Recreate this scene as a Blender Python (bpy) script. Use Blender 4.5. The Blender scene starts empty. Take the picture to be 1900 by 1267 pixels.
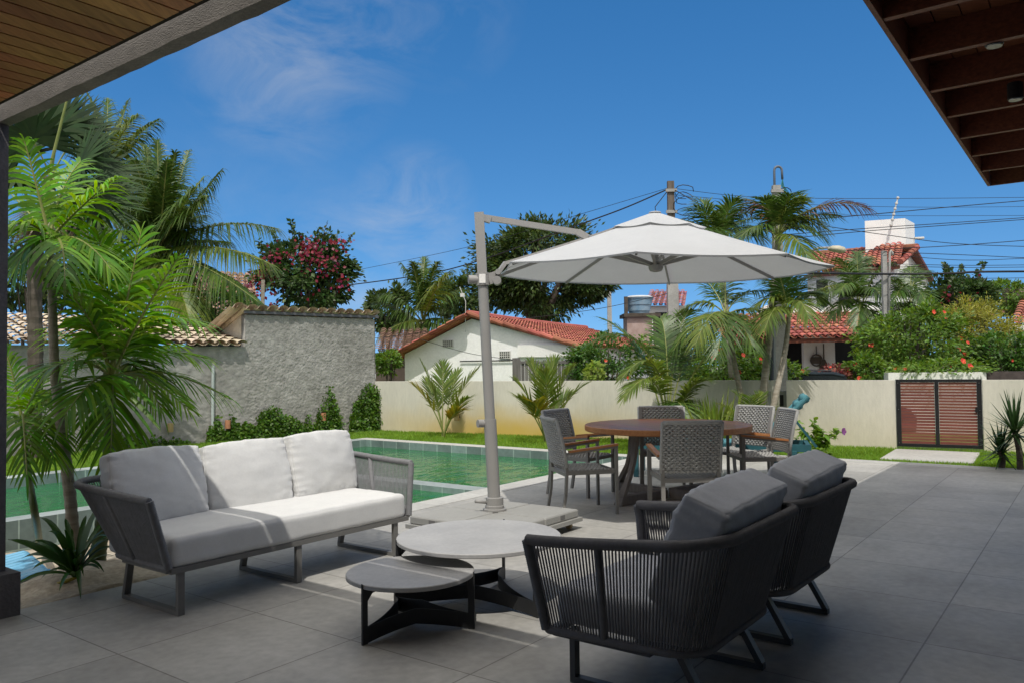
import bpy, math, random
from mathutils import Vector as V, Matrix, noise as NZ
R = math.radians
rnd = random.Random(7)
sc = bpy.context.scene
COL = sc.collection
# ------------------------------------------------------------------ camera
EYE = V((0, 0, 1.45)); FPX = 1470.0; PIT = R(1.8); ROL = R(-0.7)
cr, sr, cp, sp = math.cos(ROL), math.sin(ROL), math.cos(PIT), math.sin(PIT)
CF = V((0, cp, sp)); CR0 = V((1, 0, 0)); CU0 = V((0, -sp, cp))
CX = CR0 * cr + CU0 * sr; CU = CU0 * cr - CR0 * sr
cam_d = bpy.data.cameras.new("camera"); cam = bpy.data.objects.new("camera", cam_d); COL.objects.link(cam)
cam_d.sensor_width = 36; cam_d.lens = FPX / 1900 * 36; cam_d.clip_start = 0.05; cam_d.clip_end = 3000
cam.matrix_world = Matrix(((CX.x, CU.x, -CF.x, EYE.x), (CX.y, CU.y, -CF.y, EYE.y), (CX.z, CU.z, -CF.z, EYE.z), (0, 0, 0, 1)))
sc.camera = cam
# ------------------------------------------------------------------ exposure, sun, sky
sc.view_settings.view_transform = 'Standard'; sc.view_settings.look = 'None'
sc.view_settings.gamma = 1; sc.view_settings.exposure = 0.15
try: sc.view_settings.use_curve_mapping = False
except Exception: pass
SUN_EL = R(59.0); CIRRUS = 4.6; FILL_CLOUD = 9.5
sd = bpy.data.lights.new("sun", 'SUN'); sd.energy = 2.75; sd.angle = R(0.5); sd.color = (1, 0.965, 0.90)
so = bpy.data.objects.new("sun", sd); COL.objects.link(so); so.rotation_euler = (R(90) - SUN_EL, 0, 0); so.location = (0, -20, 40)
wd = bpy.data.worlds.new("World"); sc.world = wd; wd.use_nodes = True
wn = wd.node_tree; wn.nodes.clear()
def wnode(t, **k):
    n = wn.nodes.new(t)
    for a, b in k.items(): setattr(n, a, b)
    return n
sky = wnode('ShaderNodeTexSky', sky_type='NISHITA'); sky.sun_disc = False
sky.sun_elevation = SUN_EL; sky.sun_rotation = R(180); sky.altitude = 0; sky.air_density = 1.0; sky.dust_density = 0.0; sky.ozone_density = 1.5
hsv = wnode('ShaderNodeHueSaturation'); hsv.inputs['Saturation'].default_value = 1.37; hsv.inputs['Value'].default_value = 1.12
bg = wnode('ShaderNodeBackground'); bg.inputs['Strength'].default_value = 0.12
wo = wnode('ShaderNodeOutputWorld')
# thin cirrus fixed to directions of the sky
tc = wnode('ShaderNodeTexCoord')
# clear tropical air: the pale band at the horizon is kept thin
sxyz = wnode('ShaderNodeSeparateXYZ'); wn.links.new(tc.outputs['Generated'], sxyz.inputs[0])
cxyz = wnode('ShaderNodeCombineXYZ')
for i_ in (0, 1): wn.links.new(sxyz.outputs[i_], cxyz.inputs[i_])
def px_dir(x, y):
    return (CF + CX * ((x - 950) / FPX) - CU * ((y - 633.5) / FPX))
def mth(op, a, b=None):
    n = wnode('ShaderNodeMath', operation=op)
    for i, q in enumerate((a, b)):
        if q is None: continue
        if isinstance(q, (int, float)): n.inputs[i].default_value = q
        else: wn.links.new(q, n.inputs[i])
    return n.outputs[0]
mp = wnode('ShaderNodeMapping'); mp.inputs['Scale'].default_value = (5.0, 3.0, 9.0); mp.inputs['Rotation'].default_value = (0.2, 0.5, 0.3)
wn.links.new(tc.outputs['Generated'], mp.inputs['Vector'])
nz = wnode('ShaderNodeTexNoise'); nz.inputs['Scale'].default_value = 1.6; nz.inputs['Detail'].default_value = 9; nz.inputs['Roughness'].default_value = 0.62; nz.inputs['Distortion'].default_value = 0.6
wn.links.new(mp.outputs[0], nz.inputs['Vector'])
wisp = mth('MAXIMUM', mth('SUBTRACT', nz.outputs[0], 0.40), 0.0)
tot = None
for (cx_, cy_, rad, amp) in ((545, 60, 0.15, .62), (770, 372, 0.08, 0.5), (820, 10, 0.10, 0.25), (470, 470, 0.2, 0.15), (700, 560, 0.15, 0.35), (640, 480, .09, .2)):
    dot = wnode('ShaderNodeVectorMath', operation='DISTANCE'); wn.links.new(tc.outputs['Generated'], dot.inputs[0]); dot.inputs[1].default_value = px_dir(cx_, cy_).normalized()
    m = mth('MULTIPLY', mth('POWER', mth('MAXIMUM', mth('SUBTRACT', 1.0, mth('DIVIDE', dot.outputs['Value'], rad)), 0.0), 0.8), amp)
    tot = m if tot is None else mth('ADD', tot, m)
fac = mth('MINIMUM', mth('MULTIPLY', mth('MULTIPLY', wisp, tot), 2.4), 0.8)
wn.links.new(mth('ADD', mth('MULTIPLY', sxyz.outputs[2], 0.85), 0.16), cxyz.inputs[2]); wn.links.new(cxyz.outputs[0], sky.inputs['Vector'])
wn.links.new(sky.outputs[0], hsv.inputs['Color'])
mxc = wnode('ShaderNodeMix', data_type='RGBA'); mxc.inputs[7].default_value = (CIRRUS * .93, CIRRUS * .97, CIRRUS * 1.03, 1)
wn.links.new(fac, mxc.inputs[0]); wn.links.new(hsv.outputs[0], mxc.inputs[6])
# white clouds out of view, added overhead and behind the camera as fill
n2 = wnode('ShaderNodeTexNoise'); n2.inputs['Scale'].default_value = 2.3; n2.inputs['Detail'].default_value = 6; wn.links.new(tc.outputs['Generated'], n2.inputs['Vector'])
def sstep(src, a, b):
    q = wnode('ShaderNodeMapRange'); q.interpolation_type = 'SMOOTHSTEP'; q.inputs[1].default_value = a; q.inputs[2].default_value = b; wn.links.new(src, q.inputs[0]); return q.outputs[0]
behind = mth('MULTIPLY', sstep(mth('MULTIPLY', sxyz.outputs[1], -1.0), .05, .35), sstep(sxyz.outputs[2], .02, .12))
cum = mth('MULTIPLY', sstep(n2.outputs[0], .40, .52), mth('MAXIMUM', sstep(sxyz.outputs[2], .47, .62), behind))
mx2 = wnode('ShaderNodeMix', data_type='RGBA'); mx2.inputs[7].default_value = (FILL_CLOUD * 1.04, FILL_CLOUD, FILL_CLOUD * .93, 1)
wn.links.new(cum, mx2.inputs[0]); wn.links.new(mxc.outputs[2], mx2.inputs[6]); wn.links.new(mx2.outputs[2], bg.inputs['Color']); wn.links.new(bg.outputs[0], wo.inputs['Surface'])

# ------------------------------------------------------------------ coordinates
YAW = R(36.7); SY, CY = math.sin(YAW), math.cos(YAW)
HROT = math.atan2(CY, SY)                       # heading of the house's u axis
def uv(u, v, z=0.0): return V((u * SY - v * CY, u * CY + v * SY, z))
def ray(x, y): return px_dir(x, y)
def G(x, y, z=0.0):
    r = ray(x, y); return EYE + r * ((z - EYE.z) / r.z)
def A(x, y, d):
    r = ray(x, y); return EYE + r * (d / r.y)

# ------------------------------------------------------------------ materials
MATS = {}
def mat(name, col, rough=0.6, var=0.12, vs=6.0, bump=0.0, bs=60.0, metal=0.0, spec=0.4, col2=None, island=0.0, trans=0.0, stretch=None, detail=4, coat=0.0, fine=0.0, tcol=None):
    m = bpy.data.materials.new(name); m.use_nodes = True; nt = m.node_tree; N = nt.nodes; L = nt.links
    b = N['Principled BSDF']; out = N['Material Output']
    b.inputs['Roughness'].default_value = rough; b.inputs['Metallic'].default_value = metal; b.inputs['Specular IOR Level'].default_value = spec
    if coat: b.inputs['Coat Weight'].default_value = coat
    t = N.new('ShaderNodeTexCoord'); src = t.outputs['Object']
    if stretch:
        mpn = N.new('ShaderNodeMapping'); mpn.inputs['Scale'].default_value = stretch; L.new(src, mpn.inputs['Vector']); src = mpn.outputs[0]
    n = N.new('ShaderNodeTexNoise'); n.inputs['Scale'].default_value = vs; n.inputs['Detail'].default_value = detail; n.inputs['Roughness'].default_value = 0.65; L.new(src, n.inputs['Vector'])
    mr = N.new('ShaderNodeMapRange'); mr.inputs[1].default_value = 0.32; mr.inputs[2].default_value = 0.68; L.new(n.outputs[0], mr.inputs[0])
    mx = N.new('ShaderNodeMix'); mx.data_type = 'RGBA'
    c2 = col2 or tuple(c * (1 + var) for c in col); c1 = col if col2 else tuple(c * (1 - var) for c in col)
    mx.inputs[6].default_value = (*c1, 1); mx.inputs[7].default_value = (*c2, 1); L.new(mr.outputs[0], mx.inputs[0])
    cout = mx.outputs[2]
    if fine:
        n3 = N.new('ShaderNodeTexNoise'); n3.inputs['Scale'].default_value = vs * 14; n3.inputs['Detail'].default_value = 3; L.new(src, n3.inputs['Vector'])
        h3 = N.new('ShaderNodeHueSaturation'); L.new(cout, h3.inputs['Color'])
        m3 = N.new('ShaderNodeMapRange'); m3.inputs[1].default_value = .3; m3.inputs[2].default_value = .7; m3.inputs[3].default_value = 1 - fine; m3.inputs[4].default_value = 1 + fine
        L.new(n3.outputs[0], m3.inputs[0]); L.new(m3.outputs[0], h3.inputs['Value']); cout = h3.outputs[0]
    if island:
        g = N.new('ShaderNodeNewGeometry'); h = N.new('ShaderNodeHueSaturation')
        m2 = N.new('ShaderNodeMapRange'); m2.inputs[3].default_value = 1 - island; m2.inputs[4].default_value = 1 + island; L.new(g.outputs['Random Per Island'], m2.inputs[0]); L.new(m2.outputs[0], h.inputs['Value'])
        m4 = N.new('ShaderNodeMath'); m4.operation = 'MULTIPLY'; m4.inputs[1].default_value = 7.31; L.new(g.outputs['Random Per Island'], m4.inputs[0])
        m5 = N.new('ShaderNodeMath'); m5.operation = 'FRACT'; L.new(m4.outputs[0], m5.inputs[0])
        m6 = N.new('ShaderNodeMapRange'); m6.inputs[3].default_value = 0.5 - island * .07; m6.inputs[4].default_value = 0.5 + island * .04; L.new(m5.outputs[0], m6.inputs[0]); L.new(m6.outputs[0], h.inputs['Hue'])
        L.new(cout, h.inputs['Color']); cout = h.outputs[0]
    L.new(cout, b.inputs['Base Color'])
    if bump:
        n2 = N.new('ShaderNodeTexNoise'); n2.inputs['Scale'].default_value = bs; n2.inputs['Detail'].default_value = 4; L.new(src, n2.inputs['Vector'])
        bp = N.new('ShaderNodeBump'); bp.inputs['Strength'].default_value = bump; bp.inputs['Distance'].default_value = 0.01; L.new(n2.outputs[0], bp.inputs['Height']); L.new(bp.outputs[0], b.inputs['Normal'])
    if trans:
        tr = N.new('ShaderNodeBsdfTranslucent'); hh = N.new('ShaderNodeHueSaturation'); hh.inputs['Value'].default_value = 1.5; hh.inputs['Hue'].default_value = 0.48; hh.inputs['Saturation'].default_value = 1.1
        L.new(cout, hh.inputs['Color']); L.new(hh.outputs[0], tr.inputs['Color'])
        ms = N.new('ShaderNodeMixShader'); ms.inputs[0].default_value = trans; L.new(b.outputs[0], ms.inputs[1]); L.new(tr.outputs[0], ms.inputs[2]); L.new(ms.outputs[0], out.inputs['Surface'])
    MATS[name] = m; return m

def tile_mat(name, col, w, h, off=0.0, mortar=0.004, mcol=None, rough=0.45, var=0.08, cvar=0.1, shift=(0, 0), rot=None, bump=0.1, bs=200, fine=0.1, wallmap=False):
    m = mat(name, col, rough, var, 1.3, 0, detail=6, fine=fine); nt = m.node_tree; N = nt.nodes; L = nt.links; b = N['Principled BSDF']
    t = N.new('ShaderNodeTexCoord'); mpn = N.new('ShaderNodeMapping'); mpn.inputs['Location'].default_value = (-shift[0], -shift[1], 0)
    if rot: mpn.inputs['Rotation'].default_value = rot
    if wallmap:
        sx_ = N.new('ShaderNodeSeparateXYZ'); L.new(t.outputs['Object'], sx_.inputs[0]); ad = N.new('ShaderNodeMath'); L.new(sx_.outputs[0], ad.inputs[0]); L.new(sx_.outputs[1], ad.inputs[1]); cb = N.new('ShaderNodeCombineXYZ'); L.new(ad.outputs[0], cb.inputs[0]); L.new(sx_.outputs[2], cb.inputs[1]); L.new(cb.outputs[0], mpn.inputs['Vector'])
    else: L.new(t.outputs['Object'], mpn.inputs['Vector'])
    br = N.new('ShaderNodeTexBrick'); br.offset = off; br.squash = 1; br.inputs['Scale'].default_value = 1; br.inputs['Mortar Size'].default_value = mortar; br.inputs['Mortar Smooth'].default_value = 0.2
    br.inputs['Brick Width'].default_value = w; br.inputs['Row Height'].default_value = h; br.inputs['Bias'].default_value = 0
    br.inputs['Color1'].default_value = (1 - cvar,) * 3 + (1,); br.inputs['Color2'].default_value = (1 + cvar,) * 3 + (1,); br.inputs['Mortar'].default_value = (*(mcol or (0.45,) * 3), 1)
    L.new(mpn.outputs[0], br.inputs['Vector'])
    mx = N.new('ShaderNodeMix'); mx.data_type = 'RGBA'; mx.blend_type = 'MULTIPLY'; mx.inputs[0].default_value = 1
    old = b.inputs['Base Color'].links[0].from_socket; L.new(old, mx.inputs[6]); L.new(br.outputs[0], mx.inputs[7]); L.new(mx.outputs[2], b.inputs['Base Color'])
    n2 = N.new('ShaderNodeTexNoise'); n2.inputs['Scale'].default_value = bs; n2.inputs['Detail'].default_value = 3; L.new(t.outputs['Object'], n2.inputs['Vector'])
    sb = N.new('ShaderNodeMath'); sb.operation = 'SUBTRACT'; L.new(n2.outputs[0], sb.inputs[0]); L.new(br.outputs['Fac'], sb.inputs[1])
    bp = N.new('ShaderNodeBump'); bp.inputs['Strength'].default_value = bump; bp.inputs['Distance'].default_value = 0.004; L.new(sb.outputs[0], bp.inputs['Height']); L.new(bp.outputs[0], b.inputs['Normal'])
    n4 = N.new('ShaderNodeTexNoise'); n4.inputs['Scale'].default_value = 3; L.new(t.outputs['Object'], n4.inputs['Vector'])
    r4 = N.new('ShaderNodeMapRange'); r4.inputs[3].default_value = rough - .1; r4.inputs[4].default_value = rough + .12; L.new(n4.outputs[0], r4.inputs[0]); L.new(r4.outputs[0], b.inputs['Roughness'])
    return m

# ------------------------------------------------------------------ mesh builder
class MB:
    def __init__(s): s.v = []; s.f = []
    def add(s, vs, fs):
        o = len(s.v); s.v.extend(V(p) for p in vs); s.f.extend(tuple(i + o for i in q) for q in fs)
    def xbox(s, c, ax, ay, az):
        """box by centre and three half-axis vectors"""
        c = V(c); ax = V(ax); ay = V(ay); az = V(az); P = []
        for i in (-1, 1):
            for j in (-1, 1):
                for k in (-1, 1): P.append(c + ax * i + ay * j + az * k)
        fl = [(0, 1, 3, 2), (4, 6, 7, 5), (0, 4, 5, 1), (2, 3, 7, 6), (0, 2, 6, 4), (1, 5, 7, 3)]
        if ax.cross(ay).dot(az) < 0: fl = [tuple(reversed(q)) for q in fl]
        s.add(P, fl)
    def box(s, x0, x1, y0, y1, z0, z1):
        s.xbox(((x0 + x1) / 2, (y0 + y1) / 2, (z0 + z1) / 2), ((x1 - x0) / 2, 0, 0), (0, (y1 - y0) / 2, 0), (0, 0, (z1 - z0) / 2))
    def uvbox(s, u0, u1, v0, v1, z0, z1):
        s.xbox(uv((u0 + u1) / 2, (v0 + v1) / 2, (z0 + z1) / 2), uv((u1 - u0) / 2, 0), uv(0, (v1 - v0) / 2), (0, 0, (z1 - z0) / 2))
    def bbox(s, x0, x1, y0, y1, z0, z1, b=0.01):
        """box with chamfered edges along z and top"""
        prof = [(x0 + b, y0), (x1 - b, y0), (x1, y0 + b), (x1, y1 - b), (x1 - b, y1), (x0 + b, y1), (x0, y1 - b), (x0, y0 + b)]
        cx, cy = (x0 + x1) / 2, (y0 + y1) / 2
        inn = [(x + (b if x < cx else -b) * .7, y + (b if y < cy else -b) * .7) for x, y in prof]
        P = [(x, y, z0) for x, y in inn] + [(x, y, z0 + b) for x, y in prof] + [(x, y, z1 - b) for x, y in prof] + [(x, y, z1) for x, y in inn]
        F = [tuple(range(7, -1, -1)), tuple(range(24, 32))]
        for k in range(3):
            for i in range(8): F.append((k * 8 + i, k * 8 + (i + 1) % 8, k * 8 + 8 + (i + 1) % 8, k * 8 + 8 + i))
        s.add(P, F)
    def bar(s, a, b, w, h, up=(0, 0, 1)):
        a = V(a); b = V(b); d = (b - a); L = d.length; d.normalize(); up = V(up)
        x = d.cross(up)
        if x.length < 1e-4: x = d.cross(V((0, 1, 0)))
        x.normalize(); y = x.cross(d)
        s.xbox((a + b) / 2, x * w / 2, d * L / 2, y * h / 2)
    def tube(s, pts, rad, n=8, caps=True, closed=False):
        pts = [V(p) for p in pts]; m = len(pts)
        rr = rad if isinstance(rad, (list, tuple)) else [rad] * m
        o = len(s.v); prev = None
        for i, p in enumerate(pts):
            if closed: t = pts[(i + 1) % m] - pts[i - 1]
            else: t = pts[min(i + 1, m - 1)] - pts[max(i - 1, 0)]
            if t.length < 1e-9: t = V((0, 0, 1))
            t.normalize()
            if prev is None:
                a = V((0, 0, 1)) if abs(t.z) < .9 else V((1, 0, 0)); x = t.cross(a).normalized()
            else:
                x = prev - t * prev.dot(t)
                x = x.normalized() if x.length > 1e-6 else t.orthogonal().normalized()
            prev = x; y = t.cross(x)
            for k in range(n):
                a = 2 * math.pi * k / n; s.v.append(p + (x * math.cos(a) + y * math.sin(a)) * rr[i])
        for i in range(m if closed else m - 1):
            j = (i + 1) % m
            for k in range(n): s.f.append((o + i * n + k, o + i * n + (k + 1) % n, o + j * n + (k + 1) % n, o + j * n + k))
        if caps and not closed:
            s.f.append(tuple(o + k for k in range(n - 1, -1, -1))); s.f.append(tuple(o + (m - 1) * n + k for k in range(n)))
    def lathe(s, prof, c=(0, 0, 0), n=32):
        c = V(c); o = len(s.v)
        for r, z in prof:
            for k in range(n):
                a = 2 * math.pi * k / n; s.v.append(c + V((r * math.cos(a), r * math.sin(a), z)))
        for i in range(len(prof) - 1):
            for k in range(n): s.f.append((o + i * n + k, o + i * n + (k + 1) % n, o + (i + 1) * n + (k + 1) % n, o + (i + 1) * n + k))
        s.f.append(tuple(o + k for k in range(n - 1, -1, -1))); s.f.append(tuple(o + (len(prof) - 1) * n + k for k in range(n)))
    def prism(s, poly, ext):
        """polygon (list of points) extruded by vector ext"""
        P = [V(p) for p in poly]; e = V(ext); n = len(P)
        nrm = V((0, 0, 0))
        for i in range(n): nrm += P[i].cross(P[(i + 1) % n])
        fl = nrm.dot(e) > 0
        F = [tuple(range(n)), tuple(range(2 * n - 1, n - 1, -1))] + [(i, n + i, n + (i + 1) % n, (i + 1) % n) for i in range(n)]
        if fl: F = [tuple(reversed(q)) for q in F]
        s.add(P + [p + e for p in P], F)
    def grid(s, fn, nu, nv):
        o = len(s.v)
        for j in range(nv + 1):
            for i in range(nu + 1): s.v.append(V(fn(i / nu, j / nv)))
        for j in range(nv):
            for i in range(nu):
                a = o + j * (nu + 1) + i; s.f.append((a, a + 1, a + nu + 2, a + nu + 1))
    def ribbon(s, p, d, L, w, droop, nrm, seg=3, shape=(.55, 1.0, .75, .04), g=V((0, 0, -1)), curl=0.0):
        o = len(s.v); side = d.cross(nrm)
        if side.length < 1e-5: side = d.orthogonal()
        side.normalize()
        for k in range(seg + 1):
            t = k / seg; c = p + d * (L * t) + g * (droop * L * t * t) + nrm * (curl * L * t * t)
            q = t * (len(shape) - 1); i = min(int(q), len(shape) - 2); ww = (shape[i] + (shape[i + 1] - shape[i]) * (q - i)) * w * .5
            s.v.append(c - side * ww); s.v.append(c + side * ww)
        for k in range(seg): a = o + 2 * k; s.f.append((a, a + 1, a + 3, a + 2))
    def leaf(s, p, d, nrm, L, w):
        side = d.cross(nrm)
        if side.length < 1e-5: side = d.orthogonal()
        side.normalize(); o = len(s.v); b = nrm * (-.08 * L)
        s.v.extend((p, p + d * L * .45 + side * w * .5, p + d * L + b, p + d * L * .45 - side * w * .5)); s.f.append((o, o + 1, o + 2, o + 3))
    def build(s, name, m, parent=None, origin=None, smooth=False, auto=None):
        me = bpy.data.meshes.new(name)
        if parent is not None: org = V(parent['_o']) if '_o' in parent else V((0, 0, 0))
        else: org = V(origin) if origin is not None else V((0, 0, 0))
        me.from_pydata([tuple(p - org) for p in s.v], [], s.f); me.update()
        ms = m if isinstance(m, (list, tuple)) else [m]
        for q in ms: me.materials.append(q)
        ob = bpy.data.objects.new(name, me); COL.objects.link(ob)
        if smooth: me.polygons.foreach_set('use_smooth', [True] * len(me.polygons))
        if auto is not None:
            me.polygons.foreach_set('use_smooth', [True] * len(me.polygons)); me.set_sharp_from_angle(angle=R(auto))
        if parent is not None:
            ob.parent = parent; ob['_o'] = org
        else:
            ob.location = org; ob['_o'] = org
        return ob
def tag(o, label, cat, group=None):
    o['label'] = label; o['category'] = cat
    if group: o['group'] = group
    return o
def thing(name, label, cat, loc=(0, 0, 0), group=None, local=False):
    o = bpy.data.objects.new(name, None); COL.objects.link(o); o.location = V(loc); o.empty_display_size = .1
    o['_o'] = V((0, 0, 0)) if local else V(loc)
    return tag(o, label, cat, group)
def kind(o, k): o['kind'] = k; return o
def dup(root, loc, rz, label, group=None):
    r = root.copy(); COL.objects.link(r); r.location = V(loc); r.rotation_euler = (0, 0, rz); r['label'] = label
    if group: r['group'] = group
    for ch in list(root.children):
        c = ch.copy(); COL.objects.link(c); c.parent = r
        for g in list(ch.children):
            d = g.copy(); COL.objects.link(d); d.parent = c
    return r
def bez(p0, p1, p2, t): return p0 * ((1 - t) ** 2) + p1 * (2 * t * (1 - t)) + p2 * (t * t)
def rv(r=rnd):
    while True:
        p = V((r.uniform(-1, 1), r.uniform(-1, 1), r.uniform(-1, 1)))
        if .05 < p.length < 1: return p

# ------------------------------------------------------------------ palette
m_floor = tile_mat('terrace_tile', (.35, .338, .312), .83, .83, shift=(.42, -.05), cvar=.12, var=.19, mcol=(.50, .49, .48), mortar=.0045, rough=.5, bump=.25, bs=260)
m_cop = tile_mat('coping_stone', (.44, .43, .40), .83, 2.0, shift=(.42, .3), cvar=.06, mcol=(.6, .6, .6), rough=.55, bump=.2)
m_pooltile = tile_mat('pool_stone_tile', (.17, .235, .225), .35, .30, shift=(.1, .0), cvar=.22, var=.2, mcol=(1.5, 1.5, 1.45), mortar=.006, rough=.4, bump=.2, bs=60)
m_poolcop = tile_mat('pool_edge_stone', (.30, .34, .33), .35, 2.0, shift=(.1, 0), cvar=.15, var=.15, mcol=(1.3, 1.3, 1.3), mortar=.005, rough=.5)
m_stucco = mat('grey_stucco', (.225, .215, .193), .95, .2, .55, .8, 80, col2=(.385, .372, .345), detail=10, fine=.2)
m_plaster = mat('beam_plaster', (.195, .178, .16), .9, .15, 5, .55, 60, stretch=(1, 1, 3), fine=.12)
m_postpl = mat('post_plaster', (.125, .117, .12), .85, .15, 5, .7, 50, fine=.1)
m_white = mat('white_render', (.86, .85, .825), .9, .06, 1.2, .5, 26, fine=.05)
m_whitef = mat('white_paint', (.82, .80, .76), .8, .05, 2, .2, 40, fine=.04)
m_cream = mat('cream_plaster', (.52, .46, .36), .9, .2, 3, .4, 30, fine=.1)
m_terra = mat('terracotta_tile', (.26, .078, .05), .85, .3, 1.5, .3, 40, col2=(.41, .145, .09), island=.28)
m_terra2 = mat('dusty_brown_tile', (.21, .12, .08), .9, .3, 3, .2, 30, col2=(.34, .22, .15), island=.25)
m_clay = mat('sand_clay_tile', (.45, .355, .25), .85, .25, 3, .3, 40, col2=(.66, .56, .42), island=.25)
m_dark = mat('dark_opening', (.012, .012, .012), .8, .1)
m_grayt = mat('grey_gutter', (.10, .10, .11), .6, .1)
m_plank = mat('cedar_plank', (.30, .115, .042), .5, .3, 3, .15, 20, col2=(.50, .23, .085), island=.3, stretch=(14, 1.2, 14), detail=6)
m_darkw = mat('dark_hardwood', (.10, .031, .015), .5, .3, 4, .15, 25, col2=(.20, .068, .03), stretch=(1, 12, 12), island=.15, detail=6)
m_reveal = mat('dark_groove', (.02, .012, .008), .9, .1)
m_lawnbase = mat('lawn_soil', (.10, .18, .022), .95, .3, 3, .6, 60, col2=(.16, .26, .035), detail=8)
m_grass = mat('grass_blade', (.13, .25, .022), .6, .2, .9, island=.3, trans=.4, col2=(.21, .36, .045))
m_sand = mat('sandy_soil', (.28, .225, .16), .95, .3, 2.2, .8, 30, col2=(.46, .40, .31), detail=8, fine=.2)
m_groundm = mat('street_ground', (.16, .15, .13), .95, .2, .4, .4, 8, col2=(.25, .24, .21), detail=8)

# white garden wall: pale paint with an ochre damp stain along the bottom of its left half
m_wall = mat('garden_wall_paint', (.60, .565, .485), .9, .075, 1.6, .35, 90, fine=.05, stretch=(1.3, 1.3, .3), detail=8)
def stain():
    nt = m_wall.node_tree; N = nt.nodes; L = nt.links; b = N['Principled BSDF']
    t = N.new('ShaderNodeNewGeometry'); sx = N.new('ShaderNodeSeparateXYZ'); L.new(t.outputs['Position'], sx.inputs[0])
    def mr(src, a, c, d=0., e=1.):
        q = N.new('ShaderNodeMapRange'); q.interpolation_type = 'SMOOTHSTEP'; q.inputs[1].default_value = a; q.inputs[2].default_value = c; q.inputs[3].default_value = d; q.inputs[4].default_value = e; L.new(src, q.inputs[0]); return q.outputs[0]
    def mul(a, c, op='MULTIPLY'):
        q = N.new('ShaderNodeMath'); q.operation = op
        for i, z in enumerate((a, c)):
            if isinstance(z, float): q.inputs[i].default_value = z
            else: L.new(z, q.inputs[i])
        return q.outputs[0]
    n = N.new('ShaderNodeTexNoise'); n.inputs['Scale'].default_value = 1.5; n.inputs['Detail'].default_value = 6; L.new(t.outputs['Position'], n.inputs['Vector'])
    zz = mul(sx.outputs['Z'], mul(mul(n.outputs[0], -.5, 'ADD'), .5), 'ADD')
    low = mr(zz, .0, .80, 1., 0.)
    hx = mul(mr(sx.outputs['X'], -3.2, -.6, .3, 1.), mr(sx.outputs['X'], .8, 3.2, 1., .16))
    f = mul(low, hx)
    mx = N.new('ShaderNodeMix'); mx.data_type = 'RGBA'; mx.inputs[7].default_value = (.58, .40, .10, 1)
    old = b.inputs['Base Color'].links[0].from_socket; L.new(f, mx.inputs[0]); L.new(old, mx.inputs[6]); L.new(mx.outputs[2], b.inputs['Base Color'])
stain()

# ------------------------------------------------------------------ ground and terrace
def usheet(name, rects, z, m, k='structure', th=None):
    """sheets or slabs laid out along the house's own axes"""
    mb = MB()
    for (u0, u1, v0, v1) in rects:
        if th: mb.box(u0, u1, v0, v1, z - th, z)
        else: mb.add([(u0, v0, z), (u1, v0, z), (u1, v1, z), (u0, v1, z)], [(0, 1, 2, 3)])
    o = mb.build(name, m); o.rotation_euler = (0, 0, HROT)
    return kind(o, k)
# pool rectangle limits (house axes)
PU0, PU1, PV0, PV1, PVM, PUM = -3.0, 11.2, 5.97, 12.1, 8.85, 4.9
BIG = 900
usheet('ground', [(-BIG, -3.3, -BIG, BIG), (19, BIG, -BIG, BIG), (-3.3, 19, -BIG, -8), (-3.3, 19, 19, BIG)], -.32, m_groundm)
usheet('terrace_floor', [(-3.3, 12.3, -8, 5.37), (PUM - .02, 12.3, 5.37, 5.64)], 0, m_floor, th=.3)
usheet('terrace_edge', [(12.3, 12.62, -8, 5.64)], .002, m_cop, th=.3)
usheet('pool_coping', [(PUM - .02, 12.3, 5.64, PV0), (11.2, 11.5, PV0, PV1 + .3)], .004, m_cop, th=.28)
usheet('pool_rim', [(PU0, 11.2, PV1, PV1 + .3)], .004, m_poolcop, th=.28)
usheet('lawn', [(-3.3, 19, PV1 + .3, 19), (11.5, 19, 5.64, PV1 + .3), (12.62, 19, -8, 5.64)], -.02, m_lawnbase)
# pool basin
pb = MB()
def pq(a, b, c, d): pb.add([a, b, c, d], [(0, 1, 2, 3)])
def rectwall(u0, v0, u1, v1, z0, z1):
    pq((u0, v0, z0), (u1, v1, z0), (u1, v1, z1), (u0, v0, z1))
ZB = -1.35
rectwall(PU0, PV1, PU1, PV1, ZB, -.276); rectwall(PU0, PV1 - .004, PU1, PV1 - .004, -.28, .0)
rectwall(PU1 - .004, PV1, PU1 - .004, PV0, ZB, .0); rectwall(7.6, PV0 + .004, PU1, PV0 + .004, ZB, .0)
pq((PU0, PVM, ZB), (PU1, PVM, ZB), (PU1, PV1, ZB), (PU0, PV1, ZB)); pq((7.6, PV0, ZB), (PU1, PV0, ZB), (PU1, PVM, ZB), (7.6, PVM, ZB))
rectwall(PUM, PV0 + .004, 7.6, PV0 + .004, -.6, .0); pq((PUM, PV0, -.6), (7.6, PV0, -.6), (7.6, PVM, -.6), (PUM, PVM, -.6))
pool = pb.build('pool_basin', None); pool.data.materials.clear()
# box-mapped tile material for the walls
m_pw = tile_mat('pool_wall_tile', (.15, .20, .185), .36, .30, shift=(.1, .01), cvar=.25, var=.25, mcol=(2.0, 1.9, 1.8), mortar=.008, rough=.4, wallmap=True)
pool.data.materials.append(m_pooltile); pool.data.materials.append(m_pw)
for p in pool.data.polygons: p.material_index = 0 if abs(p.normal.z) > .5 else 1
pool.rotation_euler = (0, 0, HROT); kind(pool, 'structure')
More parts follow.
